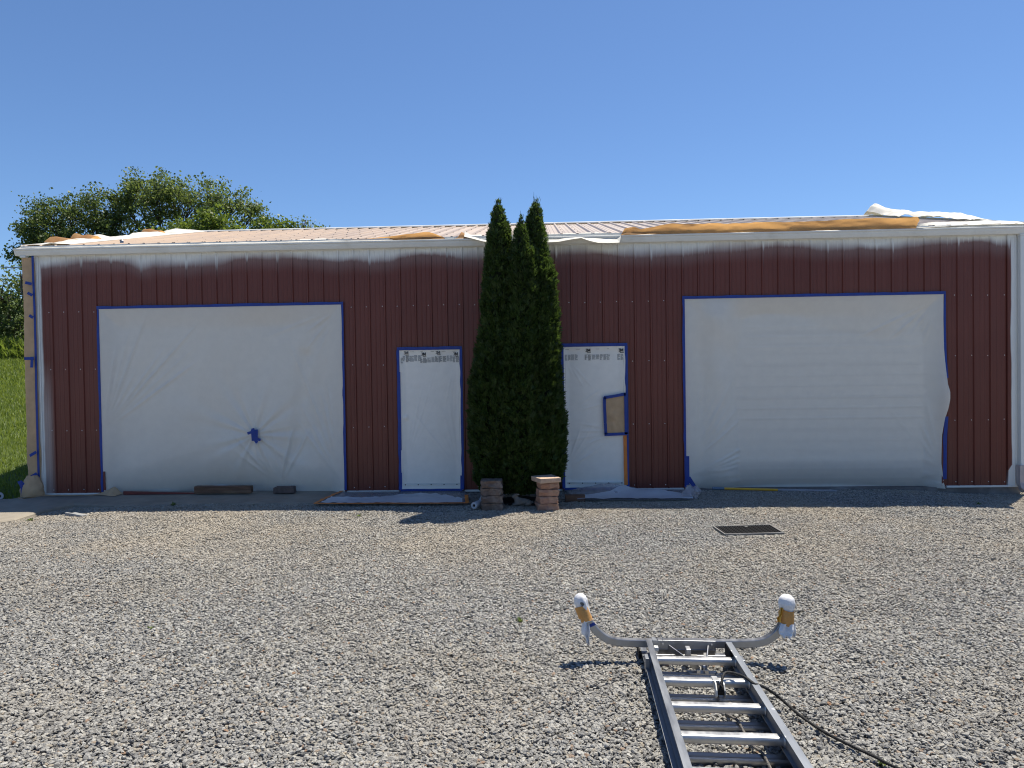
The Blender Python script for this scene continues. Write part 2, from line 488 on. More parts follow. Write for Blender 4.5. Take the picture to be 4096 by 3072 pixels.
M['block_pink'] = pm('reddish_retaining_block', (.32, .18, .125), .95, var=.22, scale=18, bump=1., bscale=45, dirt=(.38, .27, .19), dscale=8)
M['cap'] = pm('tan_cap_stone', (.46, .33, .24), .95, var=.12, scale=18, bump=.6, bscale=60)
M['grass'] = leaf_mat('grass_blade', (.07, .115, .016), (.20, .26, .04), .38, (.38, .46, .06))
M['lawn'] = pm('lawn_ground', (.07, .10, .025), 1., var=.4, scale=5, bump=.6, bscale=40)
M['thuja'] = leaf_mat('thuja_spray', (.010, .022, .005), (.056, .100, .022), .34, (.16, .25, .04), .5, .3)
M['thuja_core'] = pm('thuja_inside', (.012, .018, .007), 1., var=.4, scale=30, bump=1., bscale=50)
M['leaf_a'] = leaf_mat('ash_leaf', (.045, .08, .024), (.17, .22, .065), .45, (.26, .33, .07))
M['leaf_b'] = leaf_mat('dark_leaf', (.032, .058, .018), (.12, .165, .045), .40, (.2, .27, .06))
M['leaf_c'] = leaf_mat('bright_leaf', (.055, .10, .016), (.15, .21, .035), .42, (.28, .36, .05))

# ------------------------------------------------------------------ ground
def apron_top(x, y):
    return -.014+.010*np.minimum(y, 0)-.012*sstep(-1.3, -2.0, y)
def ground_z(x, y):
    x = np.asarray(x, float); y = np.asarray(y, float)
    z = -.045-.075*sstep(12.2, 14.0, x)*sstep(-4, -.5, y)
    z = z+.046*np.maximum(0, -5.3-y)-.0
    z = z+.018*sstep(-2.2, -5.0, y)-.040*(1-sstep(.7, 1.8, x))*sstep(-3.2, -1.9, y)
    z = z+.010*fbm(x*.6, y*.6, 0, 3)
    return z
def lawn_z(x, y):
    return -.03+.19*np.maximum(0, np.asarray(y, float)+.3)+.06*fbm(np.asarray(x)*.3, np.asarray(y)*.3, 0, 8)
# one gravel sheet, fine near the camera, wide to the horizon
xs = np.concatenate([[-400, -120, -40, -14], np.linspace(-6, 22, 71), [34, 60, 140, 420]])
ys = np.concatenate([[-400, -120, -40, -18], np.linspace(-12.5, .6, 41)])
gx, gy = np.meshgrid(xs, ys, indexing='ij')
gz = np.where(gy > -13, ground_z(gx, gy), ground_z(gx, np.full_like(gy, -12.5)))-.006
g = G().grid(np.stack([gx, gy, gz], -1))
gravel = g.build('gravel_yard', M['gravel_bed'], smooth=True, loc=(7, -5, 0)); tag(gravel, kind='structure')
xs = np.concatenate([[-400, -150, -60], np.linspace(-30, -.27, 50)]); ys = np.concatenate([np.linspace(-.31, 40, 60), [80, 160, 420]])
gx, gy = np.meshgrid(xs, ys, indexing='ij')
g = G().grid(np.stack([gx, gy, np.minimum(lawn_z(gx, gy), 9.0)], -1))
# the lawn goes on behind and right of the building
xs2 = np.concatenate([np.linspace(-.27, 14.3, 20), [20, 40, 120, 420]]); ys2 = np.concatenate([np.linspace(9.6, 40, 30), [80, 160, 420]])
gx, gy = np.meshgrid(xs2, ys2, indexing='ij')
g.grid(np.stack([gx, gy, np.minimum(lawn_z(gx, gy)-.9*sstep(-.2, 3, gx), 9.0)], -1))
xs3 = np.concatenate([np.linspace(14.3, 22, 12), [34, 60, 140, 420]]); ys3 = np.linspace(.55, 9.9, 14)
gx, gy = np.meshgrid(xs3, ys3, indexing='ij')
g.grid(np.stack([gx, gy, -.13+.12*(gy-.55)], -1))
lawn = g.build('lawn', M['lawn'], smooth=True, loc=(-8, 8, 0)); tag(lawn, kind='structure')

# concrete apron in front of the left garage door, with a rounded lip running down to the gravel
outline = [(-6, -.31), (-.45, -.27), (-.28, .25), (4.75, .25), (4.95, -.72), (4.19, -.77), (2.95, -.80), (1.9, -.84), (1.25, -.83), (.95, -.75), (.76, -.72), (.69, -.87), (.63, -1.10), (.63, -1.44),
           (.63, -1.66), (.50, -1.82), (-.2, -1.93), (-6, -2.1)]
g = G()
cx, cy = 1.0, -.4
n = len(outline)
top = [(x, y, float(apron_top(x, y))) for x, y in outline]
def outset(i, d):
    x0, y0 = outline[i-1]; x1, y1 = outline[(i+1) % n]
    tx, ty = x1-x0, y1-y0; l = math.hypot(tx, ty)
    return outline[i][0]-ty/l*(-d)*-1, outline[i][1]+tx/l*(-d)*-1
V = []
for d, dz in ((-.10, 0), (-.03, -.006), (0, -.022), (.02, -.10)):
    for i in range(n):
        x, y = outset(i, d)
        V.append((x, y, float(apron_top(x, y))+dz))
F = [tuple(range(n))]
for k in range(3):
    for i in range(n):
        F.append((k*n+i, k*n+(i+1) % n, (k+1)*n+(i+1) % n, (k+1)*n+i))
g.add(V, F)
apron = g.build('concrete_apron', M['concrete'], smooth=False, loc=(1, -.5, -.05)); tag(apron, kind='structure')
def in_poly(x, y, poly):
    inside = np.zeros(x.shape, bool)
    for i in range(len(poly)):
        (x1, y1), (x2, y2) = poly[i], poly[i-1]
        c = ((y1 > y) != (y2 > y)) & (x < (x2-x1)*(y-y1)/(y2-y1+1e-12)+x1)
        inside ^= c
    return inside
# dark patch painting in the shade on the ground under the evergreens
th = np.linspace(0, 2*np.pi, 33)[:-1]
rr = np.linspace(.02, 1, 7)
P = np.stack([np.stack([7.02+.62*r*np.cos(th), -.68+.34*r*np.sin(th), -.028-.012*r+0*th+.012*vnoise(20*r*np.cos(th), 20*r*np.sin(th), 0, 4)], -1) for r in rr])
P = np.concatenate([P, P[:, :1]], 1)
o = G().grid(P).build('shade_patch', M['ground_shade'], smooth=True); tag(o, kind='structure')

# ------------------------------------------------------------------ gravel stones (uncountable: points with instanced stones)
def rock_mesh(k):
    bm = bmesh.new()
    bmesh.ops.create_icosphere(bm, subdivisions=2 if k < 5 else 1, radius=.5)
    r = random.Random(100+k)
    cuts = [(Vector((r.gauss(0, 1), r.gauss(0, 1), r.gauss(0, 1))).normalized(), r.uniform(.26, .44)) for _ in range(9)]
    for v in bm.verts:
        for nrm, d in cuts:
            q = v.co.dot(nrm)
            if q > d: v.co -= nrm*(q-d)*.92
        v.co *= 1+r.uniform(-.05, .05)
    sx, sy, sz = 1.15, r.uniform(.7, 1.0), r.uniform(.5, .8)
    for v in bm.verts: v.co = Vector((v.co.x*sx, v.co.y*sy, v.co.z*sz))
    me = bpy.data.meshes.new('stone'); bm.to_mesh(me); bm.free()
    me.materials.append(M['stone'])
    return me
rocks = bpy.data.collections.new('stone_shapes')
NR = 16
for k in range(NR):
    o = bpy.data.objects.new('stone', rock_mesh(k)); rocks.objects.link(o)
def stone_field():
    def batch(n, x0, x1, y0, y1, keep):
        x = rng.uniform(x0, x1, n); y = rng.uniform(y0, y1, n)
        k = keep(x, y); return x[k], y[k]
    def infr(x, y, m):
        d = y-CAM_POS.y
        cxx = (x-CAM_POS.x)*math.cos(YAW)+d*math.sin(YAW); cz = -(x-CAM_POS.x)*math.sin(YAW)+d*math.cos(YAW)
        return (np.abs(cxx) < .74*cz+m) & (cz > 2.3)
    A = batch(int(5600*18*8.6), -2, 16, -8.4, .2, lambda x, y: infr(x, y, .25))
    B = batch(int(1500*24*11), -5, 19, -10.8, .2, lambda x, y: ~infr(x, y, .25))
    x = np.concatenate([A[0], B[0]]); y = np.concatenate([A[1], B[1]])
    nz = .06*vnoise(x*5, y*5, 0, 9)
    ok = ~in_poly(x, y+nz, outline)
    ok &= ~((y > -.02) & (x > -.3) & (x < 14.2))
    ok &= ~((y > -.3) & (x < -.3))
    ok &= ~((((x-7.02)/.50)**2+((y+.66)/.27)**2) < 1+nz*3)
    x, y = x[ok], y[ok]
    n = len(x)
    s = np.exp(rng.normal(math.log(.0200), .24, n)); s = np.clip(s, .011, .036)
    lay = rng.random(n)
    z = ground_z(x, y)-.004+lay*.012+.006*vnoise(x*9, y*9, 0, 5)
    edge = 1-sstep(.0, .25, np.abs(y+.84))*0
    me = bpy.data.meshes.new('gravel_stones')
    me.vertices.add(n)
    me.vertices.foreach_set('co', np.stack([x-7, y+5, z], -1).astype(np.float32).ravel())
    a = me.attributes.new('rot', 'FLOAT_VECTOR', 'POINT')
    a.data.foreach_set('vector', np.stack([rng.normal(0, .34, n), rng.normal(0, .34, n), rng.uniform(0, 6.283, n)], -1).astype(np.float32).ravel())
    a = me.attributes.new('scl', 'FLOAT_VECTOR', 'POINT')
    a.data.foreach_set('vector', np.stack([s*rng.uniform(.9, 1.3, n), s*rng.uniform(.85, 1.1, n), s*rng.uniform(.68, 1.05, n)], -1).astype(np.float32).ravel())
    a = me.attributes.new('idx', 'INT', 'POINT')
    a.data.foreach_set('value', rng.integers(0, NR, n).astype(np.int32))
    me.update()
    o = bpy.data.objects.new('gravel_stones', me); COL.objects.link(o); o.location = (7, -5, 0)
    me.materials.append(M['stone'])
    ng = bpy.data.node_groups.new('scatter_stones', 'GeometryNodeTree')
    ng.interface.new_socket('Geometry', in_out='INPUT', socket_type='NodeSocketGeometry')
    ng.interface.new_socket('Geometry', in_out='OUTPUT', socket_type='NodeSocketGeometry')
    N = ng.nodes
    gi = N.new('NodeGroupInput'); go = N.new('NodeGroupOutput')
    ci = N.new('GeometryNodeCollectionInfo'); ci.inputs[0].default_value = rocks
    ci.inputs['Separate Children'].default_value = True; ci.inputs['Reset Children'].default_value = True
    ip = N.new('GeometryNodeInstanceOnPoints'); ip.inputs['Pick Instance'].default_value = True
    def na(nm, dt):
        q = N.new('GeometryNodeInputNamedAttribute'); q.data_type = dt; q.inputs['Name'].default_value = nm
        return [s_ for s_ in q.outputs if s_.enabled and s_.name == 'Attribute'][0]
    L = ng.links.new
    L(gi.outputs[0], ip.inputs['Points']); L(ci.outputs[0], ip.inputs['Instance'])
    L(na('idx', 'INT'), ip.inputs['Instance Index']); L(na('rot', 'FLOAT_VECTOR'), ip.inputs['Rotation']); L(na('scl', 'FLOAT_VECTOR'), ip.inputs['Scale'])
    L(ip.outputs[0], go.inputs[0])
    md = o.modifiers.new('scatter', 'NODES'); md.node_group = ng
    tag(o, 'grey crushed limestone covering the yard', kind='stuff')
    print('stones', n)
stone_field()

# ------------------------------------------------------------------ grass
def blades(n, xr, yr, zf, h, w, keep=None, lean=.5):
    x = rng.uniform(*xr, n); y = rng.uniform(*yr, n)
    if keep is not None:
        k = keep(x, y); x, y = x[k], y[k]; n = len(x)
    z = zf(x, y)
    hh = h*rng.uniform(.6, 1.3, n); a = rng.uniform(0, 6.283, n); ln = rng.normal(0, lean, n)*hh
    dx, dy = np.cos(a)*w, np.sin(a)*w
    lx, ly = -np.sin(a)*ln, np.cos(a)*ln
    v0 = np.stack([x-dx, y-dy, z-.01], -1); v1 = np.stack([x+dx, y+dy, z-.01], -1)
    v2 = np.stack([x+dx*.7+lx*.4, y+dy*.7+ly*.4, z+hh*.6], -1); v3 = np.stack([x-dx*.7+lx*.4, y-dy*.7+ly*.4, z+hh*.6], -1)
    v4 = np.stack([x+lx, y+ly, z+hh], -1)
    V = np.stack([v0, v1, v2, v3, v4], 1).reshape(-1, 3)
    b = np.arange(n)[:, None]*5
    F = np.concatenate([b+np.array([[0, 1, 2]]), b+np.array([[0, 2, 3]]), b+np.array([[3, 2, 4]])])
    return V, F
def merge(parts):
    V, F, n = [], [], 0
    for v, f in parts:
        V.append(v); F.append(f+n); n += len(v)
    return np.concatenate(V), np.concatenate(F)
strip = lambda x, y: (x > -1.4-.84*(y+.3)) & (x < -.34)
V, F = merge([blades(26000, (-4.5, -.3), (-.30, 3), lawn_z, .075, .004, strip), blades(36000, (-9, -.35), (3, 8), lawn_z, .085, .007, strip),
              blades(60000, (-16, -.35), (8, 16), lawn_z, .10, .012, strip)])
o = mesh_np('grass', V, F, M['grass'], loc=(-4, 4, 0)); tag(o, 'short sunlit lawn grass left of the building', kind='stuff')

# ------------------------------------------------------------------ the building
BL, BR, BD = -.26, 14.15, 9.0
ZT = 3.60
SLOPE = .239
def roof_z(y): return 3.69+SLOPE*(y+.06)
YR = 4.5
bld = empty('metal_building', (6.95, 0, 0), 'long maroon metal building with white trim and half painted walls', 'building')
OPEN = [(.74, 4.425, 2.785), (5.235, 6.165, 2.10), (7.64, 8.57, 2.11), (9.395, 13.08, 2.77)]
def rib_profile():
    """one pitch of siding: (x, y) with y negative towards the viewer"""
    return [(0, 0), (.010, -.019), (.028, -.019), (.038, 0), (.098, 0), (.102, -.0035), (.110, -.0035), (.114, 0), (.162, 0), (.166, -.0035), (.174, -.0035), (.178, 0)]
def siding(x0, x1, nper, lap):
    pts = []
    k = 0
    while True:
        done = False
        for px, py in rib_profile():
            x = x0+k*RIB+px
            if x >= x1-1e-6: done = True; break
            pts.append((x, py))
        if done: break
        k += 1
    pts.append((x1, -.0 if not lap else -.0))
    return pts
def add_panel(x0, x1, name='wall_panel'):
    pts = siding(x0, x1, 4, True)
    cuts = [c for o_ in OPEN for c in o_[:2] if x0 < c < x1]
    for c in cuts:
        ys_ = float(np.interp(c, [p[0] for p in pts], [p[1] for p in pts]))
        pts.append((c-1e-4, ys_)); pts.append((c+1e-4, ys_))
    pts.sort()
    g = G()
    for (xa, ya), (xb, yb) in zip(pts[:-1], pts[1:]):
        if xb-xa < 3e-4: continue
        mid = (xa+xb)/2
        z0 = .0
        for a, b, h in OPEN:
            if a < mid < b: z0 = h
        zs = np.linspace(z0, ZT, 5 if z0 == 0 else 3)
        vs = [(xa, ya, z) for z in zs]+[(xb, yb, z) for z in zs]
        m = len(zs)
        g.add(vs, [(i, m+i, m+i+1, i+1) for i in range(m-1)])
    return g.build(name, M['siding'], bld)
x = 0.0
edges = [BL+.06]
while x < 13.9:
    edges.append(x if x > 0 else 0.0); x += RIB*4
edges.append(13.952)
edges = [BL+.06]+[k*RIB*4 for k in range(0, 16)]+[13.952]
for a, b in zip(edges[:-1], edges[1:]):
    if b-a > .02: add_panel(a, b)
# wall behind the sheets, gable ends and back: plain ribbed metal
for xx, s in ((BL+.03, -1), (BR-.03, 1)):
    g = G()
    yy = np.arange(0.02, BD, RIB/3)
    prof = [(y, (.018 if i % 3 == 1 else 0)*s) for i, y in enumerate(yy)]
    for (ya, da), (yb, db) in zip(prof[:-1], prof[1:]):
        za, zb = (min(roof_z(q), roof_z(2*YR-q))-.05 for q in (ya, yb))
        P = [(xx+da, ya, 0), (xx+db, yb, 0), (xx+db, yb, zb), (xx+da, ya, za)]
        g.add(P, [(0, 1, 2, 3) if s > 0 else (3, 2, 1, 0)])
    g.build('gable_wall', M['siding'], bld)
G().box(BL+.03, BR-.03, BD-.02, BD, 0, ZT).build('back_wall', M['siding'], bld)
G().box(BL, BR, .012, BD, -.5, -.021).build('foundation', M['foundation'], bld)
# white base strip between the doors
g = G()
ends = [BL+.02]+[q for o_ in OPEN for q in (o_[0]-.02, o_[1]+.02)]+[BR-.02]
for a, b in zip(ends[0::2], ends[1::2]): G().box(a, b, -.030, .010, -.020, .006).build('base_trim', M['white_paint'], bld)
# eave trim under the gutter
G().box(BL+.11, 13.95, -.026, .02, ZT-.045, ZT-.001).build('eave_trim', M['white_paint'], bld)
# corner trims
def ltrim(xa, xb, y):
    pr = [(xa, y), (xa+.012, y-.006), (xa+.022, y), ((xa+xb)/2, y), (xb-.022, y), (xb-.012, y-.006), (xb, y)]
    g = G()
    for (x0, y0), (x1, y1) in zip(pr[:-1], pr[1:]): g.add([(x0, y0, -.002), (x1, y1, -.002), (x1, y1, ZT), (x0, y0, ZT)], [(0, 1, 2, 3)])
    g.add([(xa, y, -.002), (xa, .12, -.002), (xa, .12, ZT), (xa, y, ZT)], [(3, 2, 1, 0)])
    g.add([(xb, y, -.002), (xb, .12, -.002), (xb, .12, ZT), (xb, y, ZT)], [(0, 1, 2, 3)])
    return g
ltrim(BL, BL+.095, -.022).build('corner_trim', M['white_paint'], bld)
ltrim(13.956, 14.062, -.024).build('corner_trim', M['siding'], bld)
ltrim(14.064, BR, -.020).build('corner_trim', M['siding'], bld)
# gutter (K profile)
prof = [(-.012, 3.660), (-.012, 3.566), (-.085, 3.563), (-.092, 3.575), (-.106, 3.606), (-.112, 3.632), (-.124, 3.642), (-.126, 3.660), (-.120, 3.664), (-.114, 3.658), (-.118, 3.645), (-.106, 3.634), (-.098, 3.606), (-.083, 3.570), (-.018, 3.572), (-.018, 3.660)]
g = G()
X0, X1 = -.46, 14.26
n = len(prof)
g.add([(X0, y, z) for y, z in prof]+[(X1, y, z) for y, z in prof], [(k, (k+1) % n, n+(k+1) % n, n+k) for k in range(n)])
for xx in (X0, X1): g.add([(xx, y, z) for y, z in prof[:8]], [tuple(range(8))])
gut = g.build('gutter', M['white_paint'], bld)
g = G()
for k in range(24): g.box(X0+.3+k*.61, X0+.312+k*.61, -.122, -.02, 3.657, 3.661)
o = g.build('gutter_hanger', M['white_paint'], bld); tag(o, kind='stuff')
g = G(); g.box(-.385, -.300, -.095, -.03, 3.535, 3.564)
g.build('gutter_outlet', M['white_paint'], bld)
G().box(14.085, 14.16, -.10, -.03, 3.535, 3.564).build('gutter_outlet', M['white_paint'], bld)
# roof: one ribbed sheet per 0.914 m on the front slope
RL, RR = -.37, 14.28
def roof_panel(x0, x1):
    g = G()
    pts = []
    k = 0
    while x0+k*RIB < x1-1e-6:
        for px, pz in [(0, 0), (.014, .027), (.040, .027), (.054, 0), (.10, 0), (.106, .005), (.114, .005), (.120, 0), (.162, 0), (.168, .005), (.176, .005), (.182, 0)]:
            xx = x0+k*RIB+px
            if xx < x1-1e-6: pts.append((xx, pz))
        k += 1
    pts.append((x1, 0))
    for (xa, za), (xb, zb) in zip(pts[:-1], pts[1:]):
        ya, yb = -.06, YR-.06
        g.add([(xa, ya, roof_z(ya)+za), (xb, ya, roof_z(ya)+zb), (xb, yb, roof_z(yb)+zb), (xa, yb, roof_z(yb)+za)], [(0, 1, 2, 3)])
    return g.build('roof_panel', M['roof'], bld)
xx = RL
while xx < RR-.05:
    roof_panel(xx, min(xx+RIB*4, RR)); xx += RIB*4
g = G()
g.add([(RL, YR, roof_z(YR)), (RR, YR, roof_z(YR)), (RR, BD+.1, roof_z(-.1)), (RL, BD+.1, roof_z(-.1))], [(0, 1, 2, 3)])
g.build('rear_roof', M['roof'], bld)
g = G()
zr = roof_z(YR)
g.add([(RL, YR-.15, zr-.010), (RR, YR-.15, zr-.010), (RR, YR-.14, zr+.012), (RL, YR-.14, zr+.012), (RR, YR, zr+.048), (RL, YR, zr+.048), (RR, YR+.15, zr+.012), (RL, YR+.15, zr+.012)],
      [(0, 1, 2, 3), (3, 2, 4, 5), (5, 4, 6, 7)])
g.build('ridge_cap', M['white_paint'], bld)
for xx in (RL-.006, RR+.006):
    g = G()
    s = 1 if xx > 5 else -1
    a, b = Vector((xx, -.06, roof_z(-.06)-.045)), Vector((xx, YR, roof_z(YR)-.045))
    g.bar(a, b, .012, .16)
    g.bar(b, Vector((xx, BD+.1, roof_z(-.1)-.045)), .012, .16)
    g.build('rake_trim', M['white_paint'], bld)
G().box(RL, RR, -.074, -.0605, 3.655, 3.706).build('eave_closure', M['white_paint'], bld)
g = G()
nrib = int((RR-RL)/RIB)
for k in range(nrib+1):
    for y in (.25, .85, 1.7, 2.6, 3.5, 4.2):
        xx = RL+k*RIB+.072
        z = roof_z(y)+.002
        g.add([(xx-.012, y-.012, z), (xx+.012, y-.012, z), (xx+.012, y+.012, z+.006), (xx-.012, y+.012, z+.006), (xx, y, z+.016)], [(0, 1, 4), (1, 2, 4), (2, 3, 4), (3, 0, 4)])
o = g.build('roof_screw', M['roof_screw'], bld); tag(o, kind='stuff')
# small vent fitting on the roof near the gutter
g = G(); g.tube([(1.02, .16, roof_z(.16)), (1.02, .16, roof_z(.16)+.055)], [.028, .024], 10); g.tube([(1.02, .16, roof_z(.16)+.055), (1.02, .16, roof_z(.16)+.07)], [.034, .02], 10)
g.build('roof_vent', M['alu_dull'], bld, True, auto=40)
# wall screws on three girt rows and the base
g = G()
for z in (2.722, 1.862, .947, .055):
    for k in range(0, 62):
        xx = k*RIB-.022
        if any(a-.05 < xx < b+.05 and z < h+.05 for a, b, h in OPEN): continue
        if 5.9 < xx < 7.5 and False: continue
        zz = z+rnd.uniform(-.006, .006); xx += rnd.uniform(-.006, .006)
        r_ = .0075
        g.add([(xx+r_*math.cos(q*math.pi/3), -.0035, zz+r_*math.sin(q*math.pi/3)) for q in range(6)]+[(xx, -.009, zz)], [(q, (q+1) % 6, 6) for q in range(6)])
o = g.build('wall_screw', M['screw'], bld); tag(o, kind='stuff')
# door surrounds, garage doors with sections, entry doors with knob and threshold
for i, (a, b, h) in enumerate(OPEN):
    g = G()
    w = .045
    dp = .26 if i in (0, 3) else .12
    g.box(a-.012, a+w, -.024, dp, 0, h); g.box(b-w, b+.012, -.024, dp, 0, h); g.box(a+w, b-w, -.024, dp, h-w, h)
    g.build('door_surround', M['siding'], bld)
    if i in (0, 3):
        d = G().box(a+w, b-w, .262, .27, .0, h-w).build('garage_door', M['garage_door'], bld)
        df = .220 if i == 0 else .060
        zz = 0.02 if i == 0 else .36
        if i == 3: G().box(a+w+.005, b-w-.005, .19, .20, .0, .358).build('door_bottom', pm('grey_blue_door_bottom', (.20, .23, .32), .6), d)
        hh = (h-w-zz)/5
        for s in range(5):
            q = G()
            z0, z1 = zz+s*hh+.004, zz+(s+1)*hh-.004
            z = z0
            while z < z1-.02:
                z2 = min(z+.138, z1)
                q.box(a+w+.005, b-w-.005, df, .261, z, z2); z = z2+.010
            q.build('door_section', M['garage_door'], d)
    else:
        d = G().box(a+w, b-w, .03, .07, .035, h-w).build('entry_door', M['garage_door'], bld)
        kx = a+.10 if i == 1 else b-.10
        q = G(); q.tube([(kx, .03, 1.08), (kx, .012, 1.08), (kx, .002, 1.08), (kx, -.014, 1.08), (kx, -.022, 1.08)], [.032, .016, .016, .027, .012], 12)
        q.build('door_knob', M['brass'], d, True)
        g = G().box(a, b, -.03, .10, .006, .034); g.build('threshold', M['white_paint'], bld)
# right downspout with square pipe and foot
g = G(); g.box(14.09, 14.155, -.095, -.035, .27, 3.536)
g.build('downspout', M['siding'], bld, bevel=.006)
P = [(14.115, -.08, .30), (14.115, -.08, .05), (14.12, -.13, -.03), (14.13, -.26, -.06)]
sq = [(-.055, -.045), (.055, -.045), (.055, .045), (-.055, .045)]
o = G().sweep(P, sq, (0, 1, .3)).build('downspout_foot', pm('primed_pipe', (.42, .37, .36), .6, var=.15), bld)

# ------------------------------------------------------------------ film over the doors
def line_d(x, z, a, b):
    ax, az = a; bx, bz = b
    dx, dz = bx-ax, bz-az; L2 = dx*dx+dz*dz
    t = np.clip(((x-ax)*dx+(z-az)*dz)/L2, 0, 1)
    return np.hypot(x-ax-t*dx, z-az-t*dz), t
def creases(x, z, lines):
    y = 0*x
    for a, b, amp, w in lines:
        d, t = line_d(x, z, a, b)
        y = y-amp*np.exp(-(d/w)**2)*np.clip(np.sin(np.pi*np.clip(t, .03, .97)), .0, 1)**.6
    return y
def fan(x, z, c, r0, amp, k, ph=0., a0=None, a1=None):
    th = np.arctan2(z-c[1], x-c[0]); r = np.hypot(x-c[0], z-c[1])
    w = np.exp(-r/r0)*sstep(.02, .12, r)
    if a0 is not None: w = w*sstep(a0, a0+.25, th)*(1-sstep(a1-.25, a1, th))
    return amp*w*(np.sin(th*k+ph)+.6*np.sin(th*k*1.7+ph*2.1))
rl = random.Random(5)
def rays(c, angs, l0, l1, amp, w):
    out = []
    for a in angs:
        a = R(a); L = rl.uniform(l0, l1); s = rl.uniform(.05, .25)
        out.append(((c[0]+s*math.cos(a), c[1]+s*math.sin(a)), (c[0]+L*math.cos(a), c[1]+L*math.sin(a)), amp*rl.uniform(.5, 1.2), w*rl.uniform(.7, 1.3)))
    return out
L1 = rays((.78, .95), [35, 41, 47, 52, 60, 68, 74, 80], 1.0, 2.2, .010, .014)+rays((4.38, .1), [98, 103, 110, 118, 126], 1.2, 2.4, .012, .02)
L1 += rays((3.40, .07), [60, 75, 95, 112, 122, 130, 140], .5, 1.1, .018, .02)+rays((4.36, 2.7), [200, 215, 230, 245], .5, 1.4, .008, .015)
L2 = rays((5.30, .30), [66, 72, 77, 81], .8, 1.6, .0035, .012)+rays((6.10, .30), [97, 104, 113, 128], .5, 1.1, .004, .013)+rays((6.08, 2.0), [258, 264, 268], .5, 1.0, .004, .01)
L3 = rays((7.68, .3), [30, 45, 58, 70], .5, 1.0, .007, .012)+rays((7.68, 1.1), [15, 25, 35], .4, .9, .007, .012)+rays((8.5, .85), [170, 180, 190, 200, 215], .5, .85, .007, .012)+rays((7.68, 1.95), [-50, -60, -70], .3, .7, .006, .01)
L4 = rays((9.46, .35), [40, 48, 55, 62, 68, 74, 80], .9, 2.0, .010, .016)+rays((13.02, .25), [100, 110, 120, 128, 136, 145, 155], .5, 1.5, .010, .016)+rays((12.98, 2.65), [205, 220, 235, 245, 255], .4, 1.2, .007, .012)+rays((9.5, .2), [8, 14, 20, 26], .7, 1.4, .010, .014)
for zz in (.245, .39, .535, .685, .83): L4.append(((10.1+rl.uniform(-.3, .3), zz), (12.3+rl.uniform(-.4, .2), zz-.02), .010, .009))
TAPEC = (3.06, .85)
def sheet_y(i, x, z):
    a, b, h = OPEN[i]
    u = np.clip((x-a)/(b-a), 0, 1); v = np.clip(z/h, 0, 1)
    big = i in (0, 3)
    pin = np.minimum(np.minimum(u, 1-u)*(b-a), (1-v)*h)/(.35 if big else .12)
    pin = np.clip(pin, 0, 1); pin = pin*pin*(3-2*pin)
    if i == 0:
        y = -.031+pin*(.040+.030*np.sin(np.pi*u)*(1-v)+.022*fbm(x*1.3-z*.5, z*.5, 0, 21))
        y = y+pin*fan(x, z, TAPEC, .55, .015, 13)-.02*np.exp(-(((x-3.06)/.10)**2+((z-.85)/.1)**2))
        # the film is drawn in towards the door below a low arc
        arc = .34+.30*np.exp(-((x-2.5)/1.0)**2)
        d = np.maximum(0, arc-z)
        y = y+np.clip(pin*1.3, 0, 1)*np.minimum(.21, .50*d*d+.06*d)
        y = y+1.7*creases(x, z, L1)*np.clip(pin+.3, 0, 1)+pin*.030*np.exp(-(line_d(x, z, (3.62, .25), (3.85, 2.0))[0]/.10)**2)*sstep(.1, .6, z)
        y = y-(.012+.008*np.sin(x*9))*sstep(.05, -.03, z)*np.clip(pin+.35, 0, 1)
    elif i == 3:
        free = -.031+pin*(.115-.10*np.exp(-((x-9.9)/.25)**2)+.02*fbm(x*1.1+z*.4, z*.6, 0, 31)-.055*sstep(1.9, 2.6, z)*(.6+.4*np.sin(x*2.2)))
        free = free+1.5*creases(x, z, L4)*np.clip(pin+.3, 0, 1)+.010*sstep(.35, .05, z)*fbm(x*5, z*12, 0, 33)
        y = np.minimum(free, .052-.0025*np.exp(-((((z-.10) % .148)-.0)/.012)**2))
        d = np.maximum(0, .36-.10*np.abs((x-11.2)/1.8)**2-z)
        y = y+np.clip(pin*1.3, 0, 1)*np.minimum(.11, .95*d*d)
        y = y-.075*np.exp(-((x-13.1)/.12)**2)*np.exp(-((z-1.3)/.45)**2)
    elif i == 1:
        y = -.031+pin*(.022+.006*fbm(x*2.2, z*1.2, 0, 41))+creases(x, z, L2)
        y = y-.020*np.exp(-(((x-5.335)/.035)**2+((z-1.08)/.035)**2))
        y = y-.03*sstep(.10, .02, z)
    else:
        y = -.031+pin*(.022+.007*fbm(x*2.0, z*1.2, 0, 51))+creases(x, z, L3)
        y = y-.035*sstep(.14, .02, z)
    return y
RE = [(-.05, 13.086), (.04, 13.063), (.33, 13.029), (.74, 13.035), (.98, 13.059), (1.11, 13.091), (1.25, 13.112), (1.35, 13.112), (1.46, 13.086), (1.62, 13.078), (1.95, 13.066), (2.4, 13.062), (2.8, 13.066)]
labels = ['milky plastic film over the left garage door with a blue tape patch', 'plastic film taped over the entry door left of the evergreens, a round knob showing through',
          'plastic film on the entry door right of the evergreens, with a brown paper patch', 'milky plastic film over the right garage door, loose along its right edge']
films = []
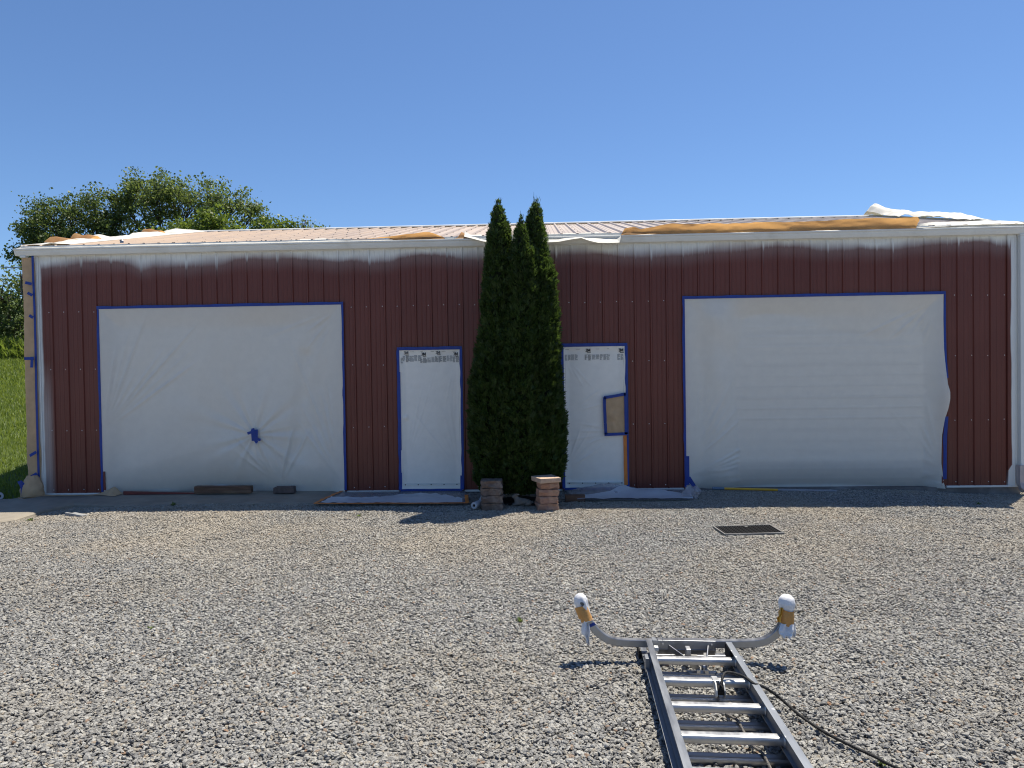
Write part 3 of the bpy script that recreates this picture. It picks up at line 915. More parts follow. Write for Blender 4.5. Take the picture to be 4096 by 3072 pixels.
def strip_on(i, pts, w, mat, name, parent, lift=.004, seg=14, jit=.003):
    """a band of tape following the film: pts = centre line in (x, z)"""
    g = G()
    for (xa, za), (xb, zb) in zip(pts[:-1], pts[1:]):
        L = math.hypot(xb-xa, zb-za); nx, nz = -(zb-za)/L, (xb-xa)/L
        t = np.linspace(0, 1, seg)
        rows = []
        for q in t:
            e = jit*vnoise(q*L*7, xa*3+za, 0, 61)
            cx_, cz_ = xa+(xb-xa)*q, za+(zb-za)*q
            row = []
            for s in (-.5, 0, .5):
                X_, Z_ = cx_+nx*(w*s+(e if s > 0 else 0)), cz_+nz*(w*s+(e if s > 0 else 0))
                row.append((X_, float(sheet_y(i, np.array(X_), np.array(Z_))) if lift < .02 else -.03, Z_))
            rows.append(row)
        P = np.array(rows, float)
        P[:, :, 1] = np.minimum(P[:, :, 1], -.029)-lift
        g.slab(P, .0012)
    return g.build(name, mat, parent, True, auto=40)
for i, (a, b, h) in enumerate(OPEN):
    big = i in (0, 3)
    nu, nv = (190, 150) if big else (90, 190)
    zb = -.03 if i == 0 else (-.045 if i == 3 else .03)
    u = np.linspace(0, 1, nu)[:, None]; v = np.linspace(0, 1, nv)[None, :]
    Z = zb+(h-.012-zb)*v+0*u
    xl = a+.008+.010*vnoise(Z*3, 1, 0, 71+i); xr = b-.008-.010*vnoise(Z*3, 2, 0, 72+i)
    if i == 3: xr = interp(Z, RE)
    if i == 0: xl = xl+.015*sstep(.7, 0, Z)
    X = xl+(xr-xl)*u
    Y = sheet_y(i, X, Z)
    P = np.stack([X, Y, Z], -1)
    if big:
        low = sstep(.05, zb, Z)
        P[..., 2] += .016*low*vnoise(X*3, 0, 0, 5)
    f = G().grid(P[:, ::1]).build('plastic_sheet', M['film'] if big else M['film_door'], None, True, loc=((a+b)/2, -.03, 0)); tag(f, labels[i], 'plastic sheet', 'plastic film over the doors')
    films.append(f)
    w = .040 if big else .045
    bt = M['blue_tape']
    # tape along the frame: top, left, right
    strip_on(i, [(a-.014, h-.010), (b+.014, h-.010)], w, bt, 'tape', f, .006, 40, .006)
    strip_on(i, [(a+.002, .02), (a+.002, h-.032)], w*.85, bt, 'tape', f, .005, 40, .008)
    if i != 3: strip_on(i, [(b-.002, .02), (b-.002, h-.032)], w*.85, bt, 'tape', f, .005, 40, .008)
    else:
        strip_on(i, [(b+.004, 1.55), (b+.004, h-.032)], .03, bt, 'tape', f, -.001, 20, .006)
        strip_on(i, [(b-.004, .10), (b-.004, 1.0)], .05, bt, 'tape', f, -.001, 20, .006)
        strip_on(i, [(a+.03, .05), (a+.03, .47)], .06, bt, 'tape', f, .008, 10, .004)
        strip_on(i, [(a+.045, .16), (a+.15, .0)], .06, bt, 'tape', f, .010, 6, .004)
    if i in (1, 2):
        strip_on(i, [(a+.01, .012), (b-.01, .012)], .03, bt, 'tape', f, .006, 20, .004)
        if i == 1:
            strip_on(i, [(b-.012, .02), (b-.012, .22)], .055, bt, 'tape', f, .009, 6, .004)
            strip_on(i, [(a+.014, .02), (a+.014, .27)], .03, bt, 'tape', f, .009, 6, .004)
            strip_on(i, [(a+.006, .6), (a+.006, 1.75)], .05, bt, 'tape', f, .009, 12, .006)
# white lower rail of the entry doors with its screws, pressed through the film
for i in (1, 2):
    a, b, h = OPEN[i]
    g = G().box(a+.05, b-.05-(.03 if i == 2 else 0), -.046, -.036, .085, .108); g.build('door_sweep', M['white_paint'], bld)
    g = G()
    for k in range(5): g.disc((a+.08+k*.19, -.048, .092), .009, (0, 1, 0), 8, .006)
    o = g.build('sweep_screw', M['roof_screw'], bld); tag(o, kind='stuff')
# blue tape patch on the left garage film: several torn strips
f = films[0]
strip_on(0, [(3.075, .93), (3.085, .765)], .10, M['blue_tape'], 'tape', f, .018, 8, .006)
strip_on(0, [(2.975, .872), (3.10, .915)], .036, M['blue_tape'], 'tape', f, .021, 5, .004)
strip_on(0, [(3.055, .95), (3.075, .86)], .045, M['blue_tape'], 'tape', f, .023, 5, .004)
strip_on(0, [(3.06, .80), (3.172, .778)], .04, M['blue_tape'], 'tape', f, .023, 5, .004)
strip_on(0, [(3.075, .80), (3.12, .735)], .045, M['blue_tape'], 'tape', f, .026, 5, .004)
strip_on(0, [(3.10, .765), (3.115, .712)], .035, M['white_film'], 'film_tail', f, .024, 5, .004)
# brown paper patch and orange tape on the right entry film
f = films[2]
def quad_on(i, c, n, lift, wr):
    t = np.linspace(0, 1, n)
    U, Vv = np.meshgrid(t, t, indexing='ij')
    c = np.array(c, float)
    Q = (c[0]*(1-U)[..., None]+c[1]*U[..., None])*(1-Vv)[..., None]+(c[3]*(1-U)[..., None]+c[2]*U[..., None])*Vv[..., None]
    X, Z = Q[..., 0], Q[..., 1]
    Y = np.minimum(sheet_y(i, X, Z), -.03)-lift-wr*np.abs(fbm(X*9+Z*3, Z*7-X*4, 0, 77))*np.sin(np.pi*U)*np.sin(np.pi*Vv)
    return np.stack([X, Y, Z], -1)
G().slab(quad_on(2, [(8.262, .815), (8.555, .822), (8.545, 1.380), (8.238, 1.335)], 22, .012, .022), .001).build('paper_patch', M['kraft_wall'], f, True, auto=30)
for p in ([(8.235, 1.332), (8.548, 1.382)], [(8.550, .80), (8.545, 1.40)], [(8.240, 1.34), (8.248, .96), (8.258, .80)], [(8.235, .797), (8.58, .806)]):
    strip_on(2, p, .042, M['blue_tape'], 'tape', f, .030, 8, .003)
strip_on(2, [(8.540, .065), (8.533, .785)], .050, M['orange_tape'], 'orange_tape', f, .012, 16, .003)
# printed film: large marks and blocks of small unreadable print
def mark_mesh(size, x, z, i, parent, mat):
    """the bold two-character mark printed on the film, drawn from plain strips"""
    q = []
    def strip(pts, w):
        for (xa, za), (xb, zb) in zip(pts[:-1], pts[1:]):
            L = math.hypot(xb-xa, zb-za); nx, nz = -(zb-za)/L*w/2, (xb-xa)/L*w/2
            q.append([(xa+nx, za+nz), (xb+nx, zb+nz), (xb-nx, zb-nz), (xa-nx, za-nz)])
    up = [(-.36+.20*math.cos(R(a)), .76+.155*math.sin(R(a))) for a in range(160, -91, -25)]
    lo = [(-.36+.22*math.cos(R(a)), .275+.175*math.sin(R(a))) for a in range(90, -166, -25)]
    strip(up, .19); strip(lo, .19)
    q += [[(-.05, 0), (.17, 0), (.17, 1), (-.05, 1)], [(.60, 0), (.82, 0), (.82, 1), (.60, 1)],
          [(.17, 1), (.17, .45), (.385, .08), (.385, .52)], [(.60, 1), (.60, .45), (.385, .08), (.385, .52)]]
    y0 = float(sheet_y(i, np.linspace(x-.06, x+.06, 13)[:, None], np.linspace(z-.01, z+.06, 9)[None, :]).min())-.004
    g = G()
    for k, f in enumerate(q): g.add([(x+a*size, y0-.00004*k, z+b*size) for a, b in f], [(0, 1, 2, 3)])
    return g.build('printed_mark', mat, parent)
def smallprint(i, blocks, parent):
    g = G(); g.mi = 0
    r = random.Random(40+i)
    for bx, bz, bw, bh, dk in blocks:
        g.mi = 1 if dk else 0
        z = bz
        while z > bz-bh:
            x = bx
            ln = bx+bw*(1 if r.random() < .75 else r.uniform(.4, .9))
            while x < ln-.004:
                w = min(r.uniform(.006, .020), ln-x)
                X = np.array([x, x+w, x+w, x]); Zq = np.array([z-.0042, z-.0042, z, z])
                Y = sheet_y(i, X, Zq)-.005
                g.add(np.stack([X, Y, Zq], -1).tolist(), [(0, 1, 2, 3)])
                x += w+r.uniform(.002, .004)
            z -= .0072
    o = g.build('small_print', [M['ink_grey'], M['ink_dark']], parent); tag(o, kind='stuff'); return o
for (x, z, m) in ((5.350, 2.006, 'ink_dark'), (5.607, 1.985, 'ink'), (5.819, 2.004, 'ink_dark'), (6.079, 1.980, 'ink')):
    mark_mesh(.046, x, z, 1, films[1], M[m])
    s = G(); X = np.array([x-.008, x+.044, x+.044, x-.008]); Zq = np.array([z-.014, z-.014, z-.005, z-.005])
    s.add(np.stack([X, sheet_y(1, X, Zq)-.007, Zq], -1).tolist(), [(0, 1, 2, 3)]); s.build('printed_bar', M['ink_dark'], films[1])
smallprint(1, [(5.305, 1.985, .035, .075, 0), (5.350, 1.985, .055, .09, 1), (5.412, 1.985, .055, .085, 0), (5.475, 1.992, .042, .08, 0), (5.527, 1.992, .045, .08, 0), (5.275, 1.96, .03, .08, 0),
               (5.563, 1.955, .032, .075, 1), (5.605, 1.955, .055, .075, 1), (5.668, 1.955, .05, .068, 0), (5.728, 1.965, .045, .078, 0), (5.780, 1.975, .045, .085, 1), (5.832, 1.975, .052, .09, 1),
               (5.893, 1.975, .052, .085, 1), (5.953, 1.98, .040, .078, 0), (6.003, 1.98, .038, .08, 0), (6.046, 1.965, .035, .08, 1), (6.090, 1.965, .045, .085, 1),
               (5.415, 2.045, .06, .004, 1), (5.565, 2.050, .06, .004, 1), (5.720, 2.047, .05, .004, 1), (5.880, 2.046, .06, .004, 1), (6.04, 2.045, .05, .004, 1)], films[1])
for (x, z) in ((8.010, 1.999), (8.486, 1.995)):
    mark_mesh(.049, x, z, 2, films[2], M['ink'])
    s = G(); X = np.array([x-.008, x+.046, x+.046, x-.008]); Zq = np.array([z-.015, z-.015, z-.005, z-.005])
    s.add(np.stack([X, sheet_y(2, X, Zq)-.007, Zq], -1).tolist(), [(0, 1, 2, 3)]); s.build('printed_bar', M['ink_dark'], films[2])
smallprint(2, [(7.680, 1.965, .035, .08, 0), (7.723, 1.965, .04, .08, 0), (7.772, 1.968, .045, .08, 0), (7.825, 1.968, .04, .08, 0), (7.968, 1.962, .045, .078, 1), (8.020, 1.962, .045, .08, 1), (8.075, 1.96, .05, .065, 0),
               (8.135, 1.962, .045, .07, 0), (8.188, 1.965, .045, .08, 0), (8.240, 1.965, .045, .08, 0), (8.293, 1.965, .042, .08, 0), (8.440, 1.962, .04, .08, 0), (8.487, 1.962, .04, .08, 0),
               (7.69, 2.045, .05, .004, 1), (7.84, 2.045, .06, .004, 1), (8.13, 2.043, .06, .004, 1), (8.29, 2.043, .05, .004, 1)], films[2])

# ------------------------------------------------------------------ paper and cloth on the roof
def loft(bot, top, nu, nv, belly=0., wob=.01, seed=1, wf=6.):
    """a sheet between two 3-D polylines, uneven across"""
    def res(pl):
        pl = np.array(pl, float); d = np.concatenate([[0], np.cumsum(np.linalg.norm(np.diff(pl, axis=0), axis=1))]); t = np.linspace(0, d[-1], nu)
        return np.stack([np.interp(t, d, pl[:, k]) for k in range(3)], -1)
    A, B = res(bot), res(top)
    v = np.linspace(0, 1, nv)[None, :, None]
    P = A[:, None]*(1-v)+B[:, None]*v
    s = np.sin(np.pi*v[..., 0])
    nn = fbm(P[..., 0]*wf, P[..., 1]*wf*.7+v[..., 0]*2, P[..., 2]*wf, seed)
    P[..., 1] += -belly*s+wob*nn
    P[..., 2] += wob*.8*fbm(P[..., 0]*wf*.8, v[..., 0]*3, 0, seed+5)*np.clip(v[..., 0]*2, 0, 1)
    return P
def cover(name, label, cat, mat, P, th=.0015, group=None):
    o = (G().slab(P, th) if mat is not M['kraft'] else G().grid(P)).build(name, mat, None, True, auto=50); tag(o, label, cat, group); return o
GX = lambda x, dz=0.: (x, -.122, 3.664+dz)
top = [(8.515, 3.70), (8.562, 3.792), (8.70, 3.815), (8.789, 3.775), (8.95, 3.80), (9.199, 3.857), (9.448, 3.851), (9.675, 3.827), (10.036, 3.814), (10.419, 3.833), (10.8, 3.824), (11.203, 3.844), (11.582, 3.846), (11.961, 3.871), (12.138, 3.874), (12.36, 3.851), (12.559, 3.85), (12.66, 3.86), (12.69, 3.80)]
cover('masking_paper', 'long brown masking paper standing up along the right half of the gutter', 'masking paper', M['kraft'],
      loft([GX(8.50+.0), GX(12.64)], [(x, -.10+.03*math.sin(x*2.3), 3.664+(z-3.676)*.88) for x, z in top], 170, 12, -.015, .011, 3, 4.2), .0012, 'brown masking paper on the roof')
top = [(4.50, 3.69), (4.63, 3.70), (4.982, 3.724), (5.267, 3.746), (5.484, 3.762), (5.651, 3.786), (5.734, 3.789), (5.801, 3.771), (5.9, 3.728), (5.96, 3.70)]
cover('masking_paper', 'brown masking paper folded up on the gutter between left garage and evergreens', 'masking paper', M['kraft'],
      loft([(4.50, -.06, 3.685), (5.2, -.10, 3.668), (5.96, -.118, 3.666)], [(x, -.08, z-.008) for x, z in top], 70, 10, -.02, .009, 7, 3), .0012, 'brown masking paper on the roof')
cover('masking_paper', 'small peaked flap of brown paper just left of the evergreen tops', 'masking paper', M['kraft'],
      loft([(6.10, -.118, 3.666), (6.32, -.118, 3.666)], [(6.14, .02, 3.70), (6.195, .02, 3.785), (6.275, .03, 3.765), (6.30, .02, 3.70)], 24, 10, .02, .012, 9, 9), .0012, 'brown masking paper on the roof')
cover('masking_paper', 'white overpainted strip sagging over the gutter left of the evergreens', 'masking paper', M['white_paper'],
      loft([(6.25, -.13, 3.69), (6.42, -.20, 3.635), (6.60, -.27, 3.572), (6.9, -.30, 3.56), (7.42, -.30, 3.553)], [(6.24, .03, 3.80), (6.32, .02, 3.745), (6.60, .12, 3.745), (6.9, .14, 3.745), (7.42, .14, 3.745)], 60, 14, -.01, .012, 11, 6), .0015, 'white paper on the roof edge')
cover('masking_paper', 'white overpainted strip draped over the gutter right of the evergreens', 'masking paper', M['white_paper'],
      loft([(7.43, -.30, 3.553), (7.607, -.30, 3.555), (7.80, -.25, 3.598), (7.928, -.22, 3.618), (8.046, -.29, 3.56), (8.158, -.31, 3.528), (8.361, -.31, 3.523), (8.462, -.28, 3.53), (8.495, -.18, 3.63)],
           [(7.43, .14, 3.75), (7.604, .14, 3.755), (7.847, .14, 3.765), (8.089, .14, 3.76), (8.30, .13, 3.755), (8.50, .10, 3.74)], 80, 20, -.012, .012, 13, 6), .0015, 'white paper on the roof edge')
cover('masking_paper', 'white overpainted strip lying on the gutter above the first entry door', 'masking paper', M['white_paper'],
      loft([(3.4, -.118, 3.668), (5.2, -.118, 3.667)], [(3.4, .02, 3.715), (3.822, .06, 3.738), (4.158, .06, 3.745), (4.375, .04, 3.728), (4.626, .0, 3.70), (4.993, -.02, 3.694), (5.209, -.08, 3.675)], 70, 8, .01, .006, 15, 5), .0015, 'white paper on the roof edge')
cover('masking_paper', 'white overpainted strip along the roof edge above the left garage door', 'masking paper', M['white_paper'],
      loft([(-.42, -.118, 3.668), (3.4, -.118, 3.667)], [(-.42, .22, 3.775), (.3, .06, 3.735), (1.2, .0, 3.712), (2.2, -.03, 3.702), (3.4, -.03, 3.70)], 90, 8, .008, .007, 17, 5), .0015, 'white paper on the roof edge')
# crumpled paper on the left rake, brown and white
def rake_cover(x, w, y0, y1, hgt, seed, wf, n=60, edge=.03):
    u = np.linspace(0, 1, n)[:, None]; v = np.linspace(0, 1, 12)[None, :]
    Y = y0+(y1-y0)*u+0*v
    X = x+w*(v-.35)+.03*fbm(Y*2, v*2, 0, seed)
    Z = roof_z(Y)+.028+hgt*np.abs(fbm(Y*wf, v*1.3, 0, seed+2))*np.sin(np.pi*np.clip(v, .0, 1))**.6+edge*(1-v)*np.clip(fbm(Y*wf*.7, 0, 0, seed+4), 0, 1)
    return np.stack([X, Y, Z], -1)
cover('masking_paper', 'white crumpled paper running up the left edge of the roof', 'masking paper', M['white_paper'], rake_cover(-.12, .66, .0, 4.40, .050, 31, 4.5, 170, .06), .0015)
for k, (y0, y1, h) in enumerate(((.42, .70, .085), (1.0, 1.28, .10), (3.1, 3.36, .10))):
    lab = ['brown curl of paper nearest the gutter on the left roof edge', 'brown curl of paper midway on the lower left roof edge', 'brown curl of paper high on the left roof edge'][k]
    u = np.linspace(0, 1, 26)[:, None]; v = np.linspace(0, 1, 10)[None, :]
    Y = y0+(y1-y0)*u+0*v; X = -.20+.35*(v-.5)+.05*u
    Z = roof_z(Y)+.05+h*np.sin(np.pi*u)**1.2*(1-.5*v)+.015*fbm(Y*9, v*3, 0, 50+k)
    cover('masking_paper', lab, 'masking paper', M['kraft'], np.stack([X, Y, Z], -1), .0012)
# white cloth over the right rake, and white paper along the right end of the gutter
u = np.linspace(0, 1, 90)[:, None]; v = np.linspace(0, 1, 16)[None, :]
Y = 1.15+3.6*u+0*v
X = RR-.02+.42*(v-.55)+.04*fbm(Y*1.5, v*2, 0, 81)
hill = interp(u, [(0, .05), (.15, .13), (.4, .16), (.6, .17), (.8, .20), (.93, .34), (1, .12)])
Z = roof_z(np.minimum(Y, YR))+.02+.72*hill*np.sin(np.pi*np.clip(v*.85+.1, 0, 1))**.7+.025*fbm(Y*3.5, v*3, 0, 83)
cover('drop_cloth', 'white drop cloth humped along the right edge of the roof against the sky', 'drop cloth', M['white_paper'], np.stack([X, Y, Z], -1), .003)
cover('masking_paper', 'white paper strip along the gutter at the far right end', 'masking paper', M['white_paper'],
      loft([(12.64, -.122, 3.668), (13.4, -.10, 3.70), (14.26, -.10, 3.70)], [(12.64, -.07, 3.70), (12.95, .15, 3.795), (13.3, .32, 3.845), (13.6, .36, 3.85), (14.0, .30, 3.835), (14.26, .30, 3.835)], 70, 12, -.01, .018, 19, 5), .0015, 'white paper on the roof edge')

# ------------------------------------------------------------------ wrapped downspout on the left corner
t = empty('wrapped_downspout', (-.31, -.05, -.02), 'brown paper wrapped downspout on the left corner with blue tape tabs', 'downspout')
zz = np.linspace(.18, 3.54, 60)[:, None]; a = np.linspace(0, 1, 13)[None, :]
# the paper runs from the corner trim round the front and left of the pipe
px = np.interp(a, [0, .08, .45, .55, .62, .9, 1], [-.203, -.214, -.335, -.372, -.378, -.365, -.345])
py = np.interp(a, [0, .08, .45, .55, .62, .9, 1], [-.024, -.030, -.062, -.060, -.030, .05, .08])
dn = (3.54-zz)/3.4
P = np.stack([px+.020*dn*(a < .3)+.0*zz+.012*fbm(zz*1.6, a*3, 0, 91)+.006*fbm(zz*5+a*6, a*4, 0, 95)-.010*dn*(a >= .3), py+.014*fbm(zz*2.2+a*3, a*5, 0, 92)+0*zz, zz+0*a], -1)
P[:, 0, 0] = -.203
G().slab(P.transpose(1, 0, 2), .001).build('paper_wrap', M['kraft_wall'], t, True, auto=40)
g = G(); g.box(-.372, -.312, -.045, .02, .12, 3.545); g.build('pipe', M['white_paint'], t)
def free_tape(pts, w, yv, parent, mat=None, name='tape', dirn='x'):
    g = G()
    rows = []
    for q in range(len(pts)):
        x, z = pts[q]
        x0, z0 = pts[max(q-1, 0)]; x1, z1 = pts[min(q+1, len(pts)-1)]
        L = math.hypot(x1-x0, z1-z0); nx, nz = -(z1-z0)/L, (x1-x0)/L
        y = yv(x, z) if callable(yv) else yv
        rows.append([(x+nx*w/2, y, z+nz*w/2), (x-nx*w/2, y, z-nz*w/2)])
    return g.slab(np.array(rows, float), .0015).build(name, mat or M['blue_tape'], parent, True, auto=40)
zs_ = np.linspace(.0, 3.59, 50)
free_tape([(-.212+.005*vnoise(z*1.5, 0, 0, 5)+.003*math.sin(z*3), z) for z in zs_], .034, -.058, t)
def fy(x, z): return -.050-.30*max(0, -.235-x)
for pts in ([(-.296, 3.162), (-.210, 3.140)], [(-.272, 3.01), (-.205, 2.972)], [(-.258, 2.676), (-.205, 2.640)], [(-.335, 2.035), (-.21, 2.035)], [(-.240, 2.06), (-.240, 1.99), (-.246, 1.90)], [(-.300, .585), (-.212, .64)], [(-.325, .245), (-.212, .32)]):
    free_tape(pts, .042, lambda x, z: fy(x, z)-.045, t)
# loose bundle round the elbow at the ground
zz = np.linspace(0, 1, 16)[:, None]; a = np.linspace(0, 2*np.pi, 25)[None, :]
rx = np.interp(zz, [0, .15, .5, .8, 1], [.155, .165, .150, .115, .07]); ry = rx*.8
cxx = np.interp(zz, [0, .5, 1], [-.285, -.28, -.27])
P = np.stack([cxx+rx*np.cos(a)*(1+.10*fbm(np.cos(a)*2, np.sin(a)*2, zz*3, 97)), -.11+ry*np.sin(a)*(1+.10*fbm(np.cos(a)*2, np.sin(a)*2, zz*3, 98)), -.02+.31*zz+.012*fbm(np.cos(a)*4, np.sin(a)*4, zz*4, 99)], -1)
P[:, -1] = P[:, 0]
eb = G().slab(P.transpose(1, 0, 2), .001).build('elbow_wrap', M['kraft_wall'], t, True, auto=35)
free_tape([(-.395, .21), (-.372, .17), (-.355, .11), (-.352, .01)], .045, lambda x, z: -.215-.02*(x+.37), eb, name='tape')
free_tape([(-.42, .20), (-.37, .215), (-.33, .17)], .04, -.212, eb, name='tape')
u = np.linspace(0, 1, 14)[:, None]; v = np.linspace(0, 1, 7)[None, :]
G().grid(np.stack([-.40+.26*u+0*v, -.22-.13*v*np.sin(np.pi*u*.9+.2), -.022+.045*v*np.abs(vnoise(u*5, v, 0, 6))+0*u], -1)).build('paper_flap', M['kraft_wall'], eb, True)
# corner of the left garage jamb: a strip of dark red trim that the tape missed
o = G().hexa([(.775, -.052, .05), (.80, -.052, .05), (.80, -.036, .05), (.775, -.036, .05), (.772, -.05, .33), (.795, -.05, .33), (.795, -.034, .33), (.772, -.034, .33)]).build('loose_trim', M['red_metal'])
tag(o, 'short dark red metal strip upright at the left garage door jamb', 'metal strip')

# ------------------------------------------------------------------ power cable from the left corner
P0, P1 = Vector((-.33, .25, 3.50)), Vector((-14.0, 16.0, 6.4))
path = []
for k in range(25):
    q = k/24
    p = P0.lerp(P1, q); p.z -= .9*4*q*(1-q)*.22
    path.append(p)
cb = empty('power_cable', tuple(P0), 'black power cable running from the left corner of the building up into the trees', 'cable')
G().tube(path, .011, 6).build('line', M['cable'], cb, True)
G().tube([p+Vector((0, .01, .035*math.sin(i*.9))) for i, p in enumerate(path)], .006, 5).build('line', M['alu_dull'], cb, True)
G().tube([(-.37, .10, 3.46), (-.44, .08, 3.40), (-.49, .06, 3.22), (-.47, .05, 3.05), (-.42, .05, 2.97), (-.37, .06, 2.93)], .010, 6).build('drip_loop', M['cable'], cb, True)

# ------------------------------------------------------------------ things at the foot of the wall
g = G()
n = 14
rows = []
for k in range(n):
    q = k/(n-1); x = 2.195+.85*q
    rows.append([(x, -.145+.004*vnoise(x*6, 1), .004), (x, -.052, .004), (x, -.050, .108+.004*vnoise(x*5, 3)), (x, -.143+.004*vnoise(x*6, 2), .105+.005*vnoise(x*5, 4))])
V = [p for r_ in rows for p in r_]
F = [(k*4+j, k*4+(j+1) % 4, (k+1)*4+(j+1) % 4, (k+1)*4+j) for k in range(n-1) for j in range(4)]+[(3, 2, 1, 0), tuple((n-1)*4+j for j in range(4))]
o = g.add(V, F).build('timber_beam', M['wood'], bevel=.006); tag(o, 'dark weathered timber holding down the left garage film', 'beam')
g = G().hexa([(3.375, -.15, -.005), (3.69, -.14, -.005), (3.685, -.02, -.005), (3.37, -.03, -.005), (3.38, -.145, .082), (3.685, -.137, .085), (3.675, -.025, .092), (3.40, -.03, .090)])
o = g.build('brick_block', M['brick_dark'], bevel=.008); tag(o, 'dark rough brick lying on the film beside the timber', 'brick')
g = G().hexa([(1.10, -.10, -.012), (2.18, -.085, -.012), (2.18, -.045, -.012), (1.10, -.055, -.012), (1.10, -.10, .040), (2.18, -.085, .006), (2.18, -.045, .006), (1.10, -.055, .040)])
o = g.build('trim_board', M['red_metal'], bevel=.003); tag(o, 'long dark red trim board at the foot of the left garage film', 'trim board')
u = np.linspace(0, 1, 30)[:, None]; v = np.linspace(0, 1, 10)[None, :]
X = -.15+1.2*u+0*v; Y = -.05-.10*v-.03*np.sin(u*5)-.10*sstep(.75, 1, u)*v
Z = -.012+.006*np.abs(fbm(X*5, v*3, 0, 7))+.10*np.exp(-((u-.90)/.06)**2)*(1-v)**.7+.05*np.exp(-((u-.8)/.08)**2)*(1-v)
cover('paper_scrap', 'brown paper strip on the concrete with a raised corner by the left garage door', 'paper scrap', M['kraft_wall'], np.stack([X, Y, Z], -1), .001)

# clear drop sheet before the first entry door, taped round in orange
def drop_z(X, Y): return np.maximum(apron_top(X, Y), ground_z(X, Y)+.012)+.012
ds = empty('drop_sheet', (5.25, -.5, -.02), 'clear drop sheet with orange tape edging before the left entry door', 'drop sheet')
u = np.linspace(0, 1, 90)[:, None]; v = np.linspace(0, 1, 34)[None, :]
YB = -.03+0*u; YF = -.965-.05*u+.012*vnoise(u*12, 0, 0, 3)
Y = YB+(YF-YB)*v
X = (4.36+(6.20-4.36)*u)*(1-v)+(4.25+(6.33-4.25)*u)*v
wr = .018*np.abs(fbm(X*5+Y*3, Y*9, 0, 23))+.03*np.exp(-((Y+.62+.10*np.sin(X*5))/.06)**2)*np.abs(fbm(X*3, 0, 0, 25))
Z = drop_z(X, Y)+wr*np.sin(np.pi*np.clip(v, .03, .97))
G().grid(np.stack([X, Y, Z], -1)).build('film', M['film_clear'], ds, True)
k0 = 17
Pp = np.stack([X, Y, Z+.006], -1)[3:-3]
w_ = np.linspace(0, 1, 16)[None, :]
s0 = .50+.14*np.sin(np.linspace(.5, 6.5, Pp.shape[0]))[:, None]+.05*vnoise(np.linspace(0, 9, Pp.shape[0]), 0, 0, 27)[:, None]
s0 = np.clip(s0+.25*sstep(.75, 1.0, u[3:-3])+.0, .30, .85)
vi = (s0+(.955-s0)*w_)*33
lo = np.clip(np.floor(vi).astype(int), 0, 32); fr = (vi-lo)[..., None]
ii = np.arange(Pp.shape[0])[:, None]
Q = Pp[ii, lo]*(1-fr)+Pp[ii, lo+1]*fr
Q[..., 2] += .010*np.abs(fbm(Q[..., 0]*6, Q[..., 1]*10, 0, 29))+.02*np.exp(-w_*9)*np.abs(fbm(Q[..., 0]*4, 0, 0, 30))
G().grid(Q).build('white_film_fold', M['white_film'], ds, True)
full = np.stack([X, Y, Z+.004], -1)
def edge_band(line, other, w, lift):
    d = other-line; d /= np.maximum(np.linalg.norm(d, axis=1, keepdims=True), 1e-6)
    A = line-d*w*.35; B = line+d*w*.65
    A[:, 2] += lift; B[:, 2] += lift
    return np.stack([A, B], 1)
G().slab(edge_band(full[:, -1].copy(), full[:, -6].copy(), .055, .004), .0015).build('tape', M['orange_tape'], ds, True, auto=40)
G().slab(edge_band(full[0].copy(), full[6].copy(), .05, .006), .0015).build('tape', M['orange_tape'], ds, True, auto=40)
G().slab(edge_band(full[-1, 14:].copy(), full[-8, 14:].copy(), .05, .006), .0015).build('tape', M['orange_tape'], ds, True, auto=40)
# bunched film before the second entry door
ds2 = empty('drop_sheet', (8.55, -.45, -.02), 'bunched clear and white drop sheet before the right entry door', 'drop sheet')
YF = -.84-.03*u+.02*vnoise(u*9, 0, 0, 13)
X = (7.60+(9.45-7.60)*u)*(1-v)+(7.80+(9.33-7.80)*u)*v
Y = -.03+(YF+.03)*v
mound = .13*np.exp(-((X-8.25)/.42)**2)*np.exp(-((Y+.32)/.17)**2)+.05*np.exp(-((X-8.9)/.3)**2)*np.exp(-((Y+.5)/.12)**2)
Z = drop_z(X, Y)+mound+.020*np.abs(fbm(X*6+Y*2, Y*8, 0, 43))*np.sin(np.pi*np.clip(v, .03, .97))
G().grid(np.stack([X, Y, Z], -1)).build('film', M['film_clear'], ds2, True)
w0 = .56+.10*np.sin(u*7+1)+.04*vnoise(u*9, 0, 0, 45)
V_ = np.clip(w0+(.985-w0)*np.linspace(0, 1, 14)[None, :], 0, 1)
X2 = (7.60+1.85*u)*(1-V_)+(7.80+1.53*u)*V_; Y2 = -.03+(YF+.03)*V_
mound2 = .13*np.exp(-((X2-8.25)/.42)**2)*np.exp(-((Y2+.32)/.17)**2)+.05*np.exp(-((X2-8.9)/.3)**2)*np.exp(-((Y2+.5)/.12)**2)
Z2 = drop_z(X2, Y2)+mound2+.016+.012*np.abs(fbm(X2*3, Y2*5, 0, 47))
G().grid(np.stack([X2, Y2, Z2], -1)).build('white_film_fold', M['white_film'], ds2, True)
u3 = np.linspace(0, 1, 30)[:, None]; a3 = np.linspace(0, 2*np.pi, 20)[None, :]
r3 = .12*np.sin(np.pi*np.clip(u3, .02, .98))**.6*(1+.35*fbm(np.cos(a3)*2, np.sin(a3)*2, u3*5, 48))
G().grid(np.stack([9.22+.26*u3+0*a3, -.66+r3*np.cos(a3), .03+r3*.75*np.sin(a3)+.04*u3], -1)).build('film_bundle', M['film_clear'], ds2, True, auto=50)
g = G().hexa([(7.63, -.80, -.04), (7.90, -.80, -.04), (7.90, -.70, -.04), (7.63, -.70, -.04), (7.63, -.80, .05), (7.90, -.80, .05), (7.90, -.70, .05), (7.63, -.70, .05)])
